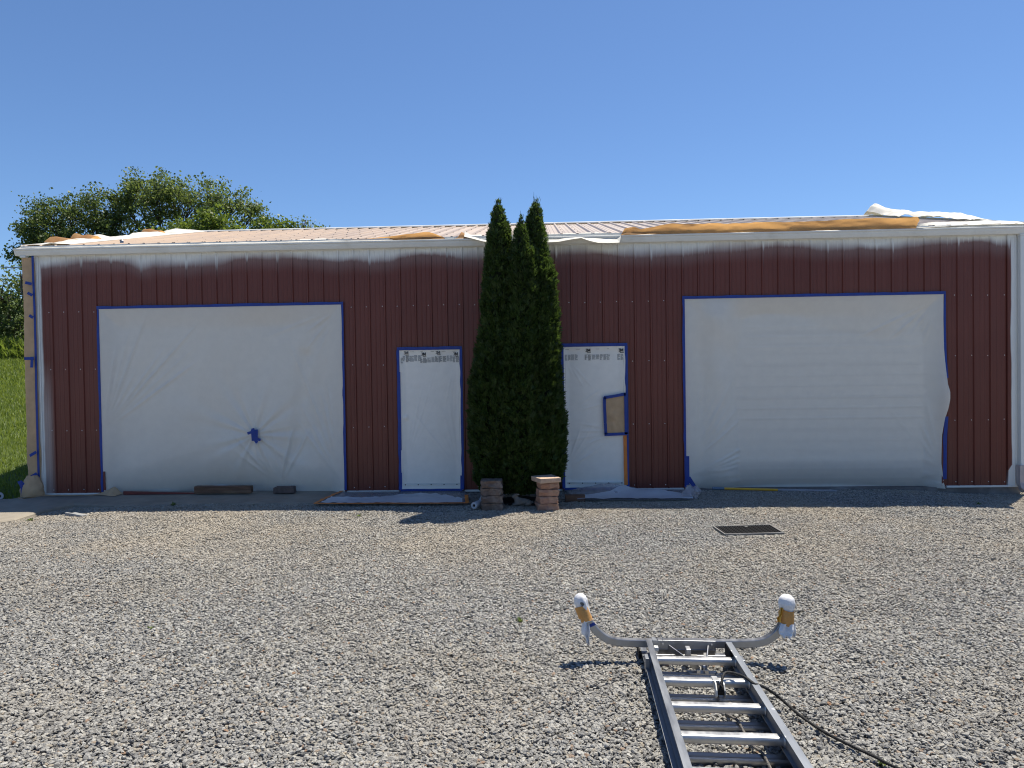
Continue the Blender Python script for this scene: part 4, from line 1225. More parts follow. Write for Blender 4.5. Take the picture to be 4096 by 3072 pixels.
o = g.build('timber_offcut', M['wood'], bevel=.006); tag(o, 'short dark timber offcut in the shade right of the evergreens', 'timber')
# pole along the foot of the right garage film
t = empty('extension_pole', (10.3, -.06, .03), 'yellow extension pole holding down the right garage film', 'pole')
G().tube([(9.92, -.135, .012), (10.68, -.15, -.012)], .017, 10).build('pole', M['yellow_pole'], t, True, auto=40)
G().tube([(9.76, -.130, .016), (9.925, -.135, .012)], .020, 10).build('sleeve', pm('blue_grey_sleeve', (.10, .16, .24), .5), t, True, auto=40)
G().tube([(10.675, -.15, -.012), (10.80, -.152, -.015), (11.5, -.16, -.03)], [.019, .018, .016], 10).build('film_wrap', M['film_clear'], t, True, auto=40)

# roll of masking film by the left block stack
def film_roll(a, b, r, label, tail=None):
    a, b = Vector(a), Vector(b)
    t = empty('film_roll', tuple((a+b)/2-Vector((0, 0, r))), label, 'film roll', None)
    d = (b-a).normalized()
    g = G()
    rings = [(0, r*.45), (0, r), (.01, r*1.02), (1, r*1.02), (1, r*.45)]
    side = d.cross(Vector((0, 0, 1))).normalized(); up = side.cross(d)
    n = 20
    V = []
    for q, rad in rings:
        c = a.lerp(b, q)
        V += [c+side*rad*math.cos(2*math.pi*k/n)+up*rad*math.sin(2*math.pi*k/n) for k in range(n)]
    F = [(i*n+k, i*n+(k+1) % n, (i+1)*n+(k+1) % n, (i+1)*n+k) for i in range(len(rings)-1) for k in range(n)]
    g.add(V, F).build('roll', M['white_film'], t, True, auto=40)
    g = G(); g.tube([a+d*.015, b-d*.015], r*.47, 16); g.build('core', M['ink'], t, True, auto=40)
    if tail is not None: G().grid(tail).build('film_tail', M['white_film'], t, True)
    return t
u = np.linspace(0, 1, 14)[:, None]; v = np.linspace(0, 1, 10)[None, :]
tail = np.stack([6.50+.10*u+.03*vnoise(v*4, u*3, 0, 8), -1.22+.22*v+.02*vnoise(u*5, v*4, 0, 9), -.02+.17*v*(1-.3*u)+.03*vnoise(u*6, v*5, 0, 10)], -1)
film_roll((6.44, -1.30, .016), (6.56, -1.02, .02), .042, 'white roll of masking film beside the left block stack', tail)
film_roll((-.62, -.33, .02), (-.95, -.10, .03), .06, 'white plastic roll on the grass edge at the far left')

# retaining wall blocks in two stacks
def block(x0, x1, y0, y1, z0, z1, rz, mat, label, group, seed, rough_=.022):
    bm = bmesh.new()
    bmesh.ops.create_grid(bm, x_segments=1, y_segments=1, size=.5)
    bm.free()
    nx, ny, nz = 12, 8, 5
    w, d, h = x1-x0, y1-y0, z1-z0
    V, idx, F = [], {}, []
    def vid(i, j, k):
        if (i, j, k) not in idx:
            x, y, z = (i/nx-.5)*w, (j/ny-.5)*d, k/nz*h
            fx = fbm(x*14+seed*3, z*16, y*9, seed, 3); fy_ = fbm(x*12, z*18+seed*5, y*9, seed+1, 3)
            front = 1 if j == 0 else (.0 if j == ny else .35)
            if j == 0: y += rough_*(fy_-.6)-.0
            if i == 0: x += rough_*.8*(fx+.4)
            if i == nx: x -= rough_*.8*(fx+.4)
            if k == nz: z -= .004*abs(fx)
            e = (i in (0, nx))+(j in (0, ny))+(k in (0, nz))
            if e >= 2:
                s_ = 1-.022*e/2
                x *= s_; y *= s_; z = h/2+(z-h/2)*(1-.05)
            idx[(i, j, k)] = len(V); V.append((x, y, z))
        return idx[(i, j, k)]
    for i in range(nx):
        for j in range(ny):
            F.append((vid(i, j, nz), vid(i+1, j, nz), vid(i+1, j+1, nz), vid(i, j+1, nz))); F.append((vid(i, j+1, 0), vid(i+1, j+1, 0), vid(i+1, j, 0), vid(i, j, 0)))
    for i in range(nx):
        for k in range(nz):
            F.append((vid(i, 0, k), vid(i+1, 0, k), vid(i+1, 0, k+1), vid(i, 0, k+1))); F.append((vid(i, ny, k+1), vid(i+1, ny, k+1), vid(i+1, ny, k), vid(i, ny, k)))
    for j in range(ny):
        for k in range(nz):
            F.append((vid(0, j, k+1), vid(0, j+1, k+1), vid(0, j+1, k), vid(0, j, k))); F.append((vid(nx, j, k), vid(nx, j+1, k), vid(nx, j+1, k+1), vid(nx, j, k+1)))
    o = G().add(V, F).build('retaining_block', mat, None, True, loc=(0, 0, 0), auto=32)
    o.location = ((x0+x1)/2, (y0+y1)/2, z0); o.rotation_euler = (0, 0, rz)
    tag(o, label, 'stone block', group); return o
names = ['bottom', 'second lowest', 'second highest', 'top']
zb = -.042
for k in range(4):
    block(6.527+.006*(k % 2)-.004*k, 6.808+.004*(k % 2), -1.34+.01*k, -1.08, zb, zb+.094, R(3-2*(k % 3)), M['block_dark'], '%s dark brown block of the left stack before the evergreens' % names[k], 'retaining blocks in the left stack', 60+k)
    zb += .0945
zb = -.046
for k in range(4):
    block(7.235+.008*(k % 2)+.004*k, 7.512+.006*k-.008*(k % 2), -1.36+.01*k, -1.08, zb, zb+.089, R(9+[0, 2, -3, 3][k]), M['block_pink'], '%s reddish block of the right stack before the evergreens' % names[k], 'retaining blocks in the right stack', 70+k)
    zb += .0895
o = block(7.225, 7.520, -1.40, -1.09, zb, zb+.062, R(24), M['cap'], 'flat tan cap stone on top of the right block stack, partly sunlit', 'retaining blocks in the right stack', 80, .006)
o.name = 'cap_stone'

# lamb figurine lying between the stacks
def skinned(name, chain, radii, edges, mat, label, cat, loc, root=0, rot=0, sub=2):
    me = bpy.data.meshes.new(name); me.from_pydata(chain, edges, []); me.update()
    o = bpy.data.objects.new(name, me); COL.objects.link(o); o.location = loc; o.rotation_euler = (0, 0, rot)
    sk = o.modifiers.new('skin', 'SKIN'); ss = o.modifiers.new('smooth', 'SUBSURF'); ss.levels = ss.render_levels = sub
    lay = me.skin_vertices[0] if me.skin_vertices else None
    if lay is None:
        bpy.context.view_layer.objects.active = o
        bm = bmesh.new(); bm.from_mesh(me); bm.verts.layers.skin.verify(); bm.to_mesh(me); bm.free(); lay = me.skin_vertices[0]
    for i, q in enumerate(radii):
        lay.data[i].radius = q if isinstance(q, tuple) else (q, q)
    lay.data[root].use_root = True
    me.materials.append(mat)
    ORG[o.name] = Vector(loc)
    tag(o, label, cat); return o
C_ = [(.095, 0, .046), (.035, 0, .050), (-.035, 0, .050), (-.072, -.004, .062), (-.086, -.010, .102), (-.096, -.016, .140), (-.122, -.030, .122), (-.136, -.036, .110),   # body, neck, head, muzzle
      (-.098, .022, .155), (-.078, .055, .150), (-.078, -.040, .150), (-.036, -.052, .150),        # ears
      (-.085, -.045, .022), (-.135, -.055, .012), (-.085, .035, .022), (-.135, .04, .012), (.085, -.052, .028), (.035, -.075, .014), (.128, .0, .045), (.145, .0, .03)]
E_ = [(0, 1), (1, 2), (2, 3), (3, 4), (4, 5), (5, 6), (6, 7), (5, 8), (8, 9), (5, 10), (10, 11), (3, 12), (12, 13), (3, 14), (14, 15), (0, 16), (16, 17), (0, 18), (18, 19)]
Rr = [.048, .047, .046, .042, .028, .036, .023, .015, .012, .008, .013, .010, .017, .010, .017, .010, .028, .012, .015, .008]
lamb = skinned('lamb_figurine', C_, Rr, E_, M['lamb'], 'grey lamb figurine lying between the two block stacks under the evergreens', 'figurine', (7.055, -1.03, -.035), 2, R(4))
lamb.data.polygons.foreach_set('use_smooth', [True]*len(lamb.data.polygons))

# rubber scraper mat on the gravel
t = empty('rubber_mat', (9.55, -2.59, .0), 'black ribbed rubber mat with a worn grey edge on the gravel', 'mat')
c4 = [Vector((9.212, -2.43, 0)), Vector((9.243, -2.81, 0)), Vector((9.885, -2.765, 0)), Vector((9.868, -2.36, 0))]
zm = float(ground_z(9.5, -2.6))+.022
for c in c4: c.z = zm
def mp(u, v, z=0.): 
    q = (c4[1]*(1-u)+c4[2]*u)*(1-v)+(c4[0]*(1-u)+c4[3]*u)*v
    return Vector((q.x, q.y, q.z+z))
G().hexa([mp(.02, .03, -.01), mp(.98, .03, -.01), mp(.98, .97, -.01), mp(.02, .97, -.01), mp(.02, .03, -.002), mp(.98, .03, -.002), mp(.98, .97, -.002), mp(.02, .97, -.002)]).build('base', M['rubber'], t)
g = G()
for (u0, u1, v0, v1) in ((0, 1, 0, .035), (0, 1, .975, 1), (0, .022, .035, .975), (.978, 1, .035, .975)):
    g.hexa([mp(u0, v0, -.012), mp(u1, v0, -.012), mp(u1, v1, -.012), mp(u0, v1, -.012), mp(u0, v0, .007), mp(u1, v0, .007), mp(u1, v1, .007), mp(u0, v1, .007)])
g.build('border', M['mat_edge'], t, bevel=.003)
rib_me = None
for k in range(24):
    u_ = .045+k*.0395
    g = G()
    nseg = 14
    for s in range(nseg):
        v0 = .05+s*.0655; v1 = v0+.05
        g.hexa([mp(u_, v0, -.003), mp(u_+.014, v0, -.003), mp(u_+.014, v1, -.003), mp(u_, v1, -.003), mp(u_+.003, v0, .0065), mp(u_+.011, v0, .0065), mp(u_+.011, v1, .0065), mp(u_+.003, v1, .0065)])
    g.build('rib', M['rubber'] if k % 2 else pm('worn_rubber_rib', (.045, .045, .045), .85, spec=.2), t) if k < 2 else g.build('rib', bpy.data.materials['worn_rubber_rib'] if k % 2 == 0 else M['rubber'], t)
G().box(9.555, 9.585, -2.462, -2.448, zm+.006, zm+.009).build('tag', M['white_paper'], t)

# flat stone and stick on the gravel at the left
g = G(); 
gz_ = float(ground_z(1.25, -1.45))
g.hexa([(1.07, -1.36, gz_), (1.22, -1.45, gz_), (1.24, -1.42, gz_), (1.09, -1.33, gz_), (1.07, -1.36, gz_+.035), (1.22, -1.45, gz_+.04), (1.24, -1.42, gz_+.04), (1.09, -1.33, gz_+.035)])
g.hexa([(1.21, -1.46, gz_), (1.42, -1.55, gz_), (1.46, -1.47, gz_), (1.24, -1.40, gz_), (1.21, -1.46, gz_+.045), (1.42, -1.55, gz_+.035), (1.46, -1.47, gz_+.03), (1.24, -1.40, gz_+.05)])
o = g.build('broken_slate', pm('grey_stone_chip', (.25, .25, .25), .9, var=.2, scale=20, bump=.8), bevel=.006); tag(o, 'broken grey stone sliver on the gravel near the left concrete', 'stone')
# small weeds in the gravel
def weed(x, y, s, label, n=26):
    z = float(ground_z(x, y))
    V, F = [], []
    for k in range(n):
        a = rng.uniform(0, 6.283); l = s*rng.uniform(.5, 1.1); el = rng.uniform(.3, 1.2); w = l*.16
        d = np.array([math.cos(a)*math.cos(el), math.sin(a)*math.cos(el), math.sin(el)]); q = np.array([-math.sin(a), math.cos(a), 0])
        b = np.array([x, y, z])+np.array([math.cos(a), math.sin(a), 0])*s*.2*rng.random()
        i = len(V); V += [b, b+d*l*.5+q*w, b+d*l, b+d*l*.5-q*w]; F.append((i, i+1, i+2, i+3))
    o = mesh_np('weed', np.array(V), np.array(F), M['leaf_a']); tag(o, label, 'weed', 'weeds in the gravel')
weed(8.72, -7.40, .032, 'small green weed in the gravel right of the ladder near the bottom edge', 30)
weed(5.03, -1.62, .045, 'sparse weed at the shadow edge before the left entry door')
weed(.80, -1.62, .06, 'small dry weed at the edge of the left concrete')
weed(2.25, -.86, .06, 'little weed where the concrete apron meets the gravel')
weed(4.6, -5.6, .035, 'tiny weed in the open gravel left of the ladder')
weed(7.15, -5.45, .04, 'tiny weed in the gravel just left of the ladder stabilizer')
weed(12.95, -1.02, .05, 'small weed at the right end of the building shadow')

# ------------------------------------------------------------------ evergreens
def thuja(name, label, prof, ypos, n, seed, yr=1.0):
    """prof: (z, axis x, radius)"""
    r_ = np.random.default_rng(seed)
    prof = sorted((z-.075*float(sstep(2.6, 3.8, z)), x, q) for z, x, q in prof); z0, z1 = prof[0][0], prof[-1][0]
    zp = [p[0] for p in prof]; xp = [p[1] for p in prof]; rp = [p[2] for p in prof]
    t = empty(name, (xp[0], ypos, -.03), label, 'evergreen', 'evergreens at the middle of the wall')
    G().tube([(xp[0], ypos, -.06), (xp[0], ypos, .5), (np.interp(z1*.9, zp, xp), ypos, z1*.9)], [.055, .05, .008], 10).build('trunk', M['bark'], t, True)
    def rad(z, th):
        base = np.interp(z, zp, rp)
        lump = 1+.09*fbm(np.cos(th)*1.6+seed, np.sin(th)*1.6, z*2.3, seed, 2)+.08*fbm(np.cos(th)*4+seed, np.sin(th)*4, z*6.5, seed+9, 2)
        return base*lump
    # inner mass
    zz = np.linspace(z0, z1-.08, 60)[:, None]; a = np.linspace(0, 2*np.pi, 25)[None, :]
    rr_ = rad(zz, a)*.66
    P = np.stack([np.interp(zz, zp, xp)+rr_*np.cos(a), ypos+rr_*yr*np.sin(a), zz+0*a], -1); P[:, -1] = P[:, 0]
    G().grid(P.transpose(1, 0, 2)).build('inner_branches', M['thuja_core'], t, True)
    # sprays: flat fans of scale-leaf twigs, mostly upright
    zc = np.linspace(z0, z1, 200); pr_ = np.interp(zc, zp, rp)+.012; cdf = np.cumsum(pr_); cdf /= cdf[-1]
    z = np.interp(r_.random(n), cdf, zc); th = r_.uniform(0, 2*np.pi, n)
    dep = 1.03-.40*r_.random(n)**2.2
    R_ = rad(z, th)*dep
    out = np.stack([np.cos(th), np.sin(th)*yr, 0*th], -1)
    base = np.stack([np.interp(z, zp, xp)+R_*np.cos(th), ypos+R_*yr*np.sin(th), z], -1)
    size = .058*r_.uniform(.65, 1.5, n)*np.clip(.55+np.interp(z, zp, rp)*2.2, .6, 1.1)
    up = np.stack([0*th, 0*th, 1+0*th], -1)
    main = up*r_.uniform(.5, 1.0, (n, 1))+out*r_.uniform(.15, .9, (n, 1))+r_.normal(0, .28, (n, 3))
    main /= np.linalg.norm(main, axis=1, keepdims=True)
    side = np.cross(main, r_.normal(0, 1, (n, 3))+out*.5); side /= np.linalg.norm(side, axis=1, keepdims=True)
    Vs, Fs = [], []
    nb = 6
    base = base-main*size[:, None]*.35
    for b in range(nb):
        ang = (b-(nb-1)/2)*.36+r_.normal(0, .12, n)
        d = main*np.cos(ang)[:, None]+side*np.sin(ang)[:, None]
        s_ = (-main*np.sin(ang)[:, None]+side*np.cos(ang)[:, None])
        L = size*(1-.22*abs(b-(nb-1)/2)/2.5)*r_.uniform(.75, 1.15, n); w = L*.105
        st = base+main*(size*.12*(2.5-abs(b-2.5)))[:, None]
        nn = np.cross(d, s_)*(L*.05)[:, None]
        Vs.append(np.stack([st, st+d*(L*.55)[:, None]+s_*w[:, None]+nn, st+d*L[:, None], st+d*(L*.55)[:, None]-s_*w[:, None]+nn], 1))
    V = np.stack(Vs, 1).reshape(-1, 3)
    F = np.arange(len(V)).reshape(-1, 4)
    mesh_np('crown', V, F, M['thuja'], t)
    # thin leader shoots on top
    g = G()
    for k in range(9):
        x0 = xp[-1]+r_.normal(0, .02); h = r_.uniform(.05, .16); zz0 = z1-r_.uniform(.03, .22)
        q = Vector((x0+r_.normal(0, .025), ypos+r_.normal(0, .03), zz0+h))
        g.tube([(x0, ypos, zz0-.04), ((x0+q.x)/2, (ypos+q.y)/2, zz0+h*.5), q], [.0035, .003, .0015], 5)
    g.build('leader_shoot', M['thuja'], t)
thuja('evergreen_tree', 'left evergreen of the three, its narrow top leaning left against the sky', [(.12, 6.70, .20), (.28, 6.68, .27), (.8, 6.69, .33), (1.3, 6.69, .33), (1.6, 6.70, .325), (1.94, 6.73, .27), (2.37, 6.75, .21), (2.7, 6.745, .20), (3.05, 6.76, .185), (3.4, 6.775, .165), (3.6, 6.785, .155), (3.78, 6.795, .13), (3.86, 6.785, .085), (3.95, 6.782, .088), (4.05, 6.782, .04), (4.14, 6.782, .01)], -.74, 12500, 1)
thuja('evergreen_tree', 'middle evergreen of the three, the shortest, standing in front', [(.12, 7.00, .24), (.3, 7.00, .30), (.8, 7.0, .33), (1.5, 7.01, .32), (2.0, 7.03, .27), (2.4, 7.06, .23), (2.76, 7.10, .205), (3.2, 7.10, .18), (3.43, 7.10, .155), (3.54, 7.09, .11), (3.62, 7.08, .10), (3.71, 7.085, .07), (3.82, 7.09, .03), (3.90, 7.09, .008)], -.82, 12500, 2)
thuja('evergreen_tree', 'right evergreen of the three, its right flank catching the sun', [(.12, 7.30, .20), (.25, 7.32, .26), (.55, 7.32, .31), (1.14, 7.31, .315), (1.5, 7.29, .30), (1.92, 7.30, .29), (2.36, 7.30, .27), (2.76, 7.295, .25), (3.0, 7.29, .24), (3.26, 7.28, .185), (3.48, 7.275, .15), (3.7, 7.275, .148), (3.8, 7.27, .12), (3.9, 7.265, .098), (3.98, 7.275, .09), (4.05, 7.285, .055), (4.15, 7.292, .01)], -.64, 12500, 3)

# ------------------------------------------------------------------ trees behind
def leafy(name, label, base, blobs, nclump, nleaf, size, mat, seed, trunk_r=.28, forks=None, group='trees behind the building', cat='tree', sub=1):
    r_ = np.random.default_rng(seed); q_ = random.Random(seed)
    t = empty(name, base, label, cat, group)
    B = Vector(base)
    g = G()
    cz = min(b[2]-b[5]*.6 for b in blobs)
    split = B+Vector((0, 0, max(.8, (cz-B.z)*.55)))
    g.tube([B-Vector((0, 0, .2)), B+Vector((0, 0, .4)), split], [trunk_r*1.25, trunk_r, trunk_r*.8], 10)
    gt = g; g = G()
    C, N_ = [], []
    for b in blobs:
        c = Vector(b[:3])
        m = split.lerp(c, .5)+Vector((q_.uniform(-.4, .4), q_.uniform(-.4, .4), q_.uniform(-.1, .5)))
        wgt = max(.25, b[3]/2.2)
        g.tube([split-Vector((0, 0, .2)), split.lerp(m, .5)+Vector((0, 0, .15)), m, m.lerp(c, .6), c+Vector((0, 0, b[5]*.2))], [trunk_r*.55*wgt+.02, trunk_r*.42*wgt+.015, trunk_r*.3*wgt+.012, .035*wgt+.01, .012], 7)
        nb = int(nclump*b[3]*b[5])+4
        for k in range(nb):
            u_ = r_.normal(0, 1, 3); u_ /= np.linalg.norm(u_)
            f = r_.random()**.42
            p = np.array(b[:3])+u_*np.array(b[3:6])*f*(1+.10*r_.normal())
            C.append(p); N_.append(b[6] if len(b) > 6 else 1.0)
            if k % 2 == 0:
                pp = Vector(p); st = c.lerp(m, q_.uniform(.0, .6))
                md = st.lerp(pp, .55)+Vector((q_.uniform(-.12, .12), q_.uniform(-.12, .12), q_.uniform(.0, .18)))
                g.tube([st, md, pp], [.026, .016, .006], 5)
    gt.build('trunk', M['bark'], t, True)
    g.build('branches', M['bark'], t, True)
    C = np.array(C); N_ = np.array(N_)
    cl = np.repeat(np.arange(len(C)), np.maximum(3, (nleaf*N_*r_.uniform(.5, 1.5, len(C))).astype(int)))
    n = len(cl)
    sp = .20*r_.uniform(.7, 1.35, len(C))[cl]
    off = r_.normal(0, 1, (n, 3))*sp[:, None]*np.array([1, 1, .72])
    p = C[cl]+off
    d = r_.normal(0, 1, (n, 3))+np.array([0, 0, -.25]); d /= np.linalg.norm(d, axis=1, keepdims=True)
    s_ = np.cross(d, r_.normal(0, 1, (n, 3))); s_ /= np.linalg.norm(s_, axis=1, keepdims=True)
    L = size*r_.uniform(.6, 1.35, n); w = L*.36
    nn = np.cross(d, s_)
    V = np.stack([p, p+d*(L*.5)[:, None]+s_*w[:, None]+nn*(L*.08)[:, None], p+d*L[:, None], p+d*(L*.5)[:, None]-s_*w[:, None]+nn*(L*.08)[:, None]], 1).reshape(-1, 3)
    mesh_np('crown', V, np.arange(len(V)).reshape(-1, 4), mat, t)
    return t
leafy('leafy_tree', 'tall airy tree rising highest behind the left part of the roof', (-11.6, 26, 3.2),
      [(-12.5, 25.5, 10.9, 1.5, 1.6, 1.35), (-11.6, 26, 11.2, 1.0, 1.3, 1.25), (-13.9, 25.6, 10.5, .8, 1.1, .9, .9), (-13.2, 25.3, 11.6, .55, .7, .75, .8), (-10.5, 25.5, 10.8, .9, 1.4, 1.35, .7), (-9.5, 26, 10.8, 1.0, 1.4, 1.2, .7), (-8.5, 26, 10.5, 1.0, 1.3, 1.0, .75),
       (-7.7, 26, 10.1, .7, .9, .7, .7), (-7.0, 26, 10.25, .45, .5, .22, .6), (-6.9, 26, 9.8, .45, .5, .25, .6), (-12.5, 26, 9.0, 1.9, 1.8, 1.4), (-10.2, 26.3, 9.0, 1.8, 1.8, 1.3), (-12, 26, 7.6, 2.4, 2, 1.3), (-9.3, 26, 7.8, 1.6, 1.7, 1.2)], 26, 58, .13, M['leaf_a'], 5, .30)
leafy('leafy_tree', 'dark spreading tree behind the left corner of the roof', (-16.2, 25, 3.0),
      [(-15.0, 25, 10.3, 1.0, 1.4, .95, .9), (-16.2, 25, 10.3, 1.0, 1.3, .9), (-17.4, 25, 10.0, .9, 1.3, .95, .9), (-18.1, 25, 10.3, .55, .7, .75, .8), (-18.4, 25, 9.3, .65, 1, .8), (-18.9, 25, 9.55, .35, .5, .3, .8), (-14.3, 25.3, 9.6, 1.2, 1.4, 1.2),
       (-16, 25, 9.0, 2.0, 1.7, 1.1), (-18.0, 25, 8.4, 1.1, 1.3, .9), (-16, 25, 7.7, 2.4, 2, 1.2), (-18.9, 25, 8.0, .6, .8, .5), (-14, 25, 8.0, 1.6, 1.6, 1.2)], 27, 58, .13, M['leaf_b'], 6, .27)
leafy('leafy_tree', 'bright yellow green bushy tree at the right foot of the tall tree', (-8.6, 23, 3.0),
      [(-8.9, 23, 8.5, 1.0, 1.2, .8), (-8.0, 23, 9.0, .8, 1.0, .75), (-7.3, 23, 8.5, .7, .9, .7), (-10.1, 23, 8.3, 1.1, 1.2, .75), (-8.5, 23, 7.5, 1.6, 1.4, .9)], 34, 44, .15, M['leaf_c'], 7, .18)
leafy('leafy_tree', 'low rounded green tree top peeping over the ridge beside the bright tree', (-6.0, 25, 3.0),
      [(-6.4, 25, 9.1, .55, .8, .55), (-5.8, 25, 9.0, .6, .8, .5), (-6.1, 25, 8.3, .9, 1, .7), (-5.2, 25, 8.9, .35, .5, .4)], 40, 44, .14, M['leaf_c'], 8, .15)
leafy('leafy_tree', 'sparse twiggy sapling top farthest right above the ridge', (-4.4, 25, 3.0),
      [(-4.85, 25, 9.2, .14, .2, .38, .9), (-4.45, 25, 9.25, .25, .3, .35, .6), (-4.3, 25, 9.5, .12, .2, .25, .5), (-4.0, 25, 8.9, .35, .4, .25, .7), (-3.5, 25, 8.95, .22, .3, .25, .6), (-5.0, 25, 8.9, .35, .4, .35, .9)], 26, 22, .12, M['leaf_a'], 9, .10)
leafy('leafy_tree', 'dense dark tree beyond the lawn at the far left edge', (-12.5, 15.5, 2.8),
      [(-11.9, 14.5, 4.6, .9, 1.0, .75), (-12.6, 15, 4.9, 1.0, 1.0, .8), (-11.5, 15, 3.7, .9, 1.0, .8), (-12.8, 15, 3.7, 1.2, 1.2, .9), (-11.2, 14.6, 5.05, .4, .5, .4), (-10.6, 15, 4.0, .9, 1, 1.1), (-10.0, 15.5, 3.6, .9, 1, .9)], 26, 46, .12, M['leaf_b'], 10, .15)
leafy('leafy_tree', 'slender branch tip of a tree just below the left end of the gutter', (-10.2, 14, 2.6),
      [(-10.75, 14, 5.75, .35, .35, .28, .6), (-10.35, 14, 5.6, .35, .4, .35, .7), (-10.9, 14, 5.35, .22, .3, .2, .6)], 22, 24, .10, M['leaf_a'], 12, .09)
# weeds and brambles along the top of the lawn
V, F = merge([blades(6000, (-17, -8), (13.0, 14.6), lawn_z, .5, .05, None, .45), blades(9000, (-17, -8), (12.6, 13.6), lawn_z, .26, .03, None, .6)])
o = mesh_np('tall_weeds', V, F, M['leaf_c'], loc=(-12, 13.5, 2.5)); tag(o, 'tall weeds along the top of the lawn', kind='stuff')

# ------------------------------------------------------------------ the extension ladder lying on the gravel
LD = Vector((0.05046616, 0.99757586, -0.04791208)); LC = LD.cross(Vector((0, 0, 1))).normalized(); LN = LC.cross(LD)
LO = Vector((CAM_POS.x, CAM_POS.y, .333))+LC*.63+LD*4.15+LN*(-.135)
lm = Matrix(((LC.x, LD.x, LN.x, LO.x), (LC.y, LD.y, LN.y, LO.y), (LC.z, LD.z, LN.z, LO.z), (0, 0, 0, 1)))
lad = empty('extension_ladder', LO, 'aluminium extension ladder with a padded stabilizer bar lying on the gravel', 'ladder', None, lm)
def ll(c, d, n): return (c-.63, d-4.15, n+.135)
def lworld(c, d, n): return lm @ Vector(ll(c, d, n))
def rail(c, d0, d1, n0, n1, name, mats, flip):
    g = G()
    fw_, ft, wt = .033, .004, .0035
    s = flip
    # I-shaped section with small lips, in (c, n)
    sec = [(-fw_/2, n1), (-fw_/2, n1-ft), (-wt/2, n1-ft-.002), (-wt/2, n0+ft+.002), (-fw_/2, n0+ft), (-fw_/2, n0), (fw_/2, n0), (fw_/2, n0+ft), (wt/2, n0+ft+.002), (wt/2, n1-ft-.002), (fw_/2, n1-ft), (fw_/2, n1)]
    m = len(sec)
    P = [ll(c+a, d, b) for d in (d0, d1) for a, b in sec]
    for k in range(m):
        g.mi = 0 if sec[k][1] > n1-.001 and sec[(k+1) % m][1] > n1-.001 else 1
        g.add([P[k], P[(k+1) % m], P[m+(k+1) % m], P[m+k]], [(0, 1, 2, 3)])
    g.mi = 1
    g.add(P[:m], [tuple(range(m))[::-1]]); g.add(P[m:], [tuple(range(m))])
    return g.build(name, mats, lad)
rail(.402, 4.15, 1.72, -.045, .030, 'side_rail', [M['alu_dull'], M['alu_dull']], 1)
rail(.853, 4.15, 1.72, -.045, .030, 'side_rail', [M['alu_spots'], M['alu_dull']], -1)
rail(.379, 4.37, 1.50, -.128, -.052, 'side_rail', [M['alu_dull'], M['alu_dull']], 1)
rail(.877, 4.37, 1.50, -.128, -.052, 'side_rail', [M['alu_dull'], M['alu_dull']], -1)
def rung_mesh(w):
    sec = []
    N = 28
    for k in range(N):
        a = 2*math.pi*k/N
        ca, sa = math.cos(a), math.sin(a)
        y = .026*math.copysign(abs(ca)**.6, ca); z = .0185*math.copysign(abs(sa)**.38, sa)
        s = 1+(.025 if k % 2 else -.025)
        sec.append((y*s, z*s))
    g = G()
    V = [(x, y, z) for x in (-w/2, w/2) for y, z in sec]
    F = [(k, (k+1) % N, N+(k+1) % N, N+k) for k in range(N)]
    g.add(V, F)
    for x in (-w/2, w/2):
        # swaged collar against the rail
        s = 1 if x > 0 else -1
        V = [(x-s*.004, y*1.18, z*1.18) for y, z in sec]+[(x+s*.001, y*1.25, z*1.25) for y, z in sec]
        g.add(V, [(k, (k+1) % N, N+(k+1) % N, N+k) for k in range(N)]+[tuple(range(N))])
    return g
def rung_at(c, d, n, w, mat, mesh=None):
    if mesh is None:
        g = rung_mesh(w); o = g.build('rung', mat, lad, True, auto=50)
    else:
        o = mesh.copy(); COL.objects.link(o); o.parent = lad
    o.location = ll(c, d, n); return o
r1 = rung_at(.6275, 3.972, -.018, .444, M['alu_bright'])
for k in range(1, 8): rung_at(.6275, 3.972-.305*k, -.018, .444, None, r1)
r2 = rung_at(.628, 3.955, -.098, .512, M['alu'])
for k in range(1, 8): rung_at(.628, 3.955-.305*k, -.098, .512, None, r2)
rung_at(.628, 4.262, -.098, .512, None, r2)
# black end caps and guides at the top of the rails
for c in (.842, .413): G().box(*[q for a, b in zip(ll(c-.010, 4.02, -.043), ll(c+.006, 4.148, .024)) for q in (a, b)]).build('end_cap', M['rubber'], lad, bevel=.003)
for c, s in ((.372, -1), (.885, 1)):
    G().box(*[q for a, b in zip(ll(c-.012, 3.93, -.075), ll(c+.012, 4.0, .004)) for q in (a, b)]).build('guide_bracket', M['alu_dull'], lad, bevel=.002)
for c in (.352, .904): G().box(*[q for a, b in zip(ll(c-.004, 4.20, -.13), ll(c+.004, 4.372, -.05)) for q in (a, b)]).build('rail_shoe', M['rubber'], lad)
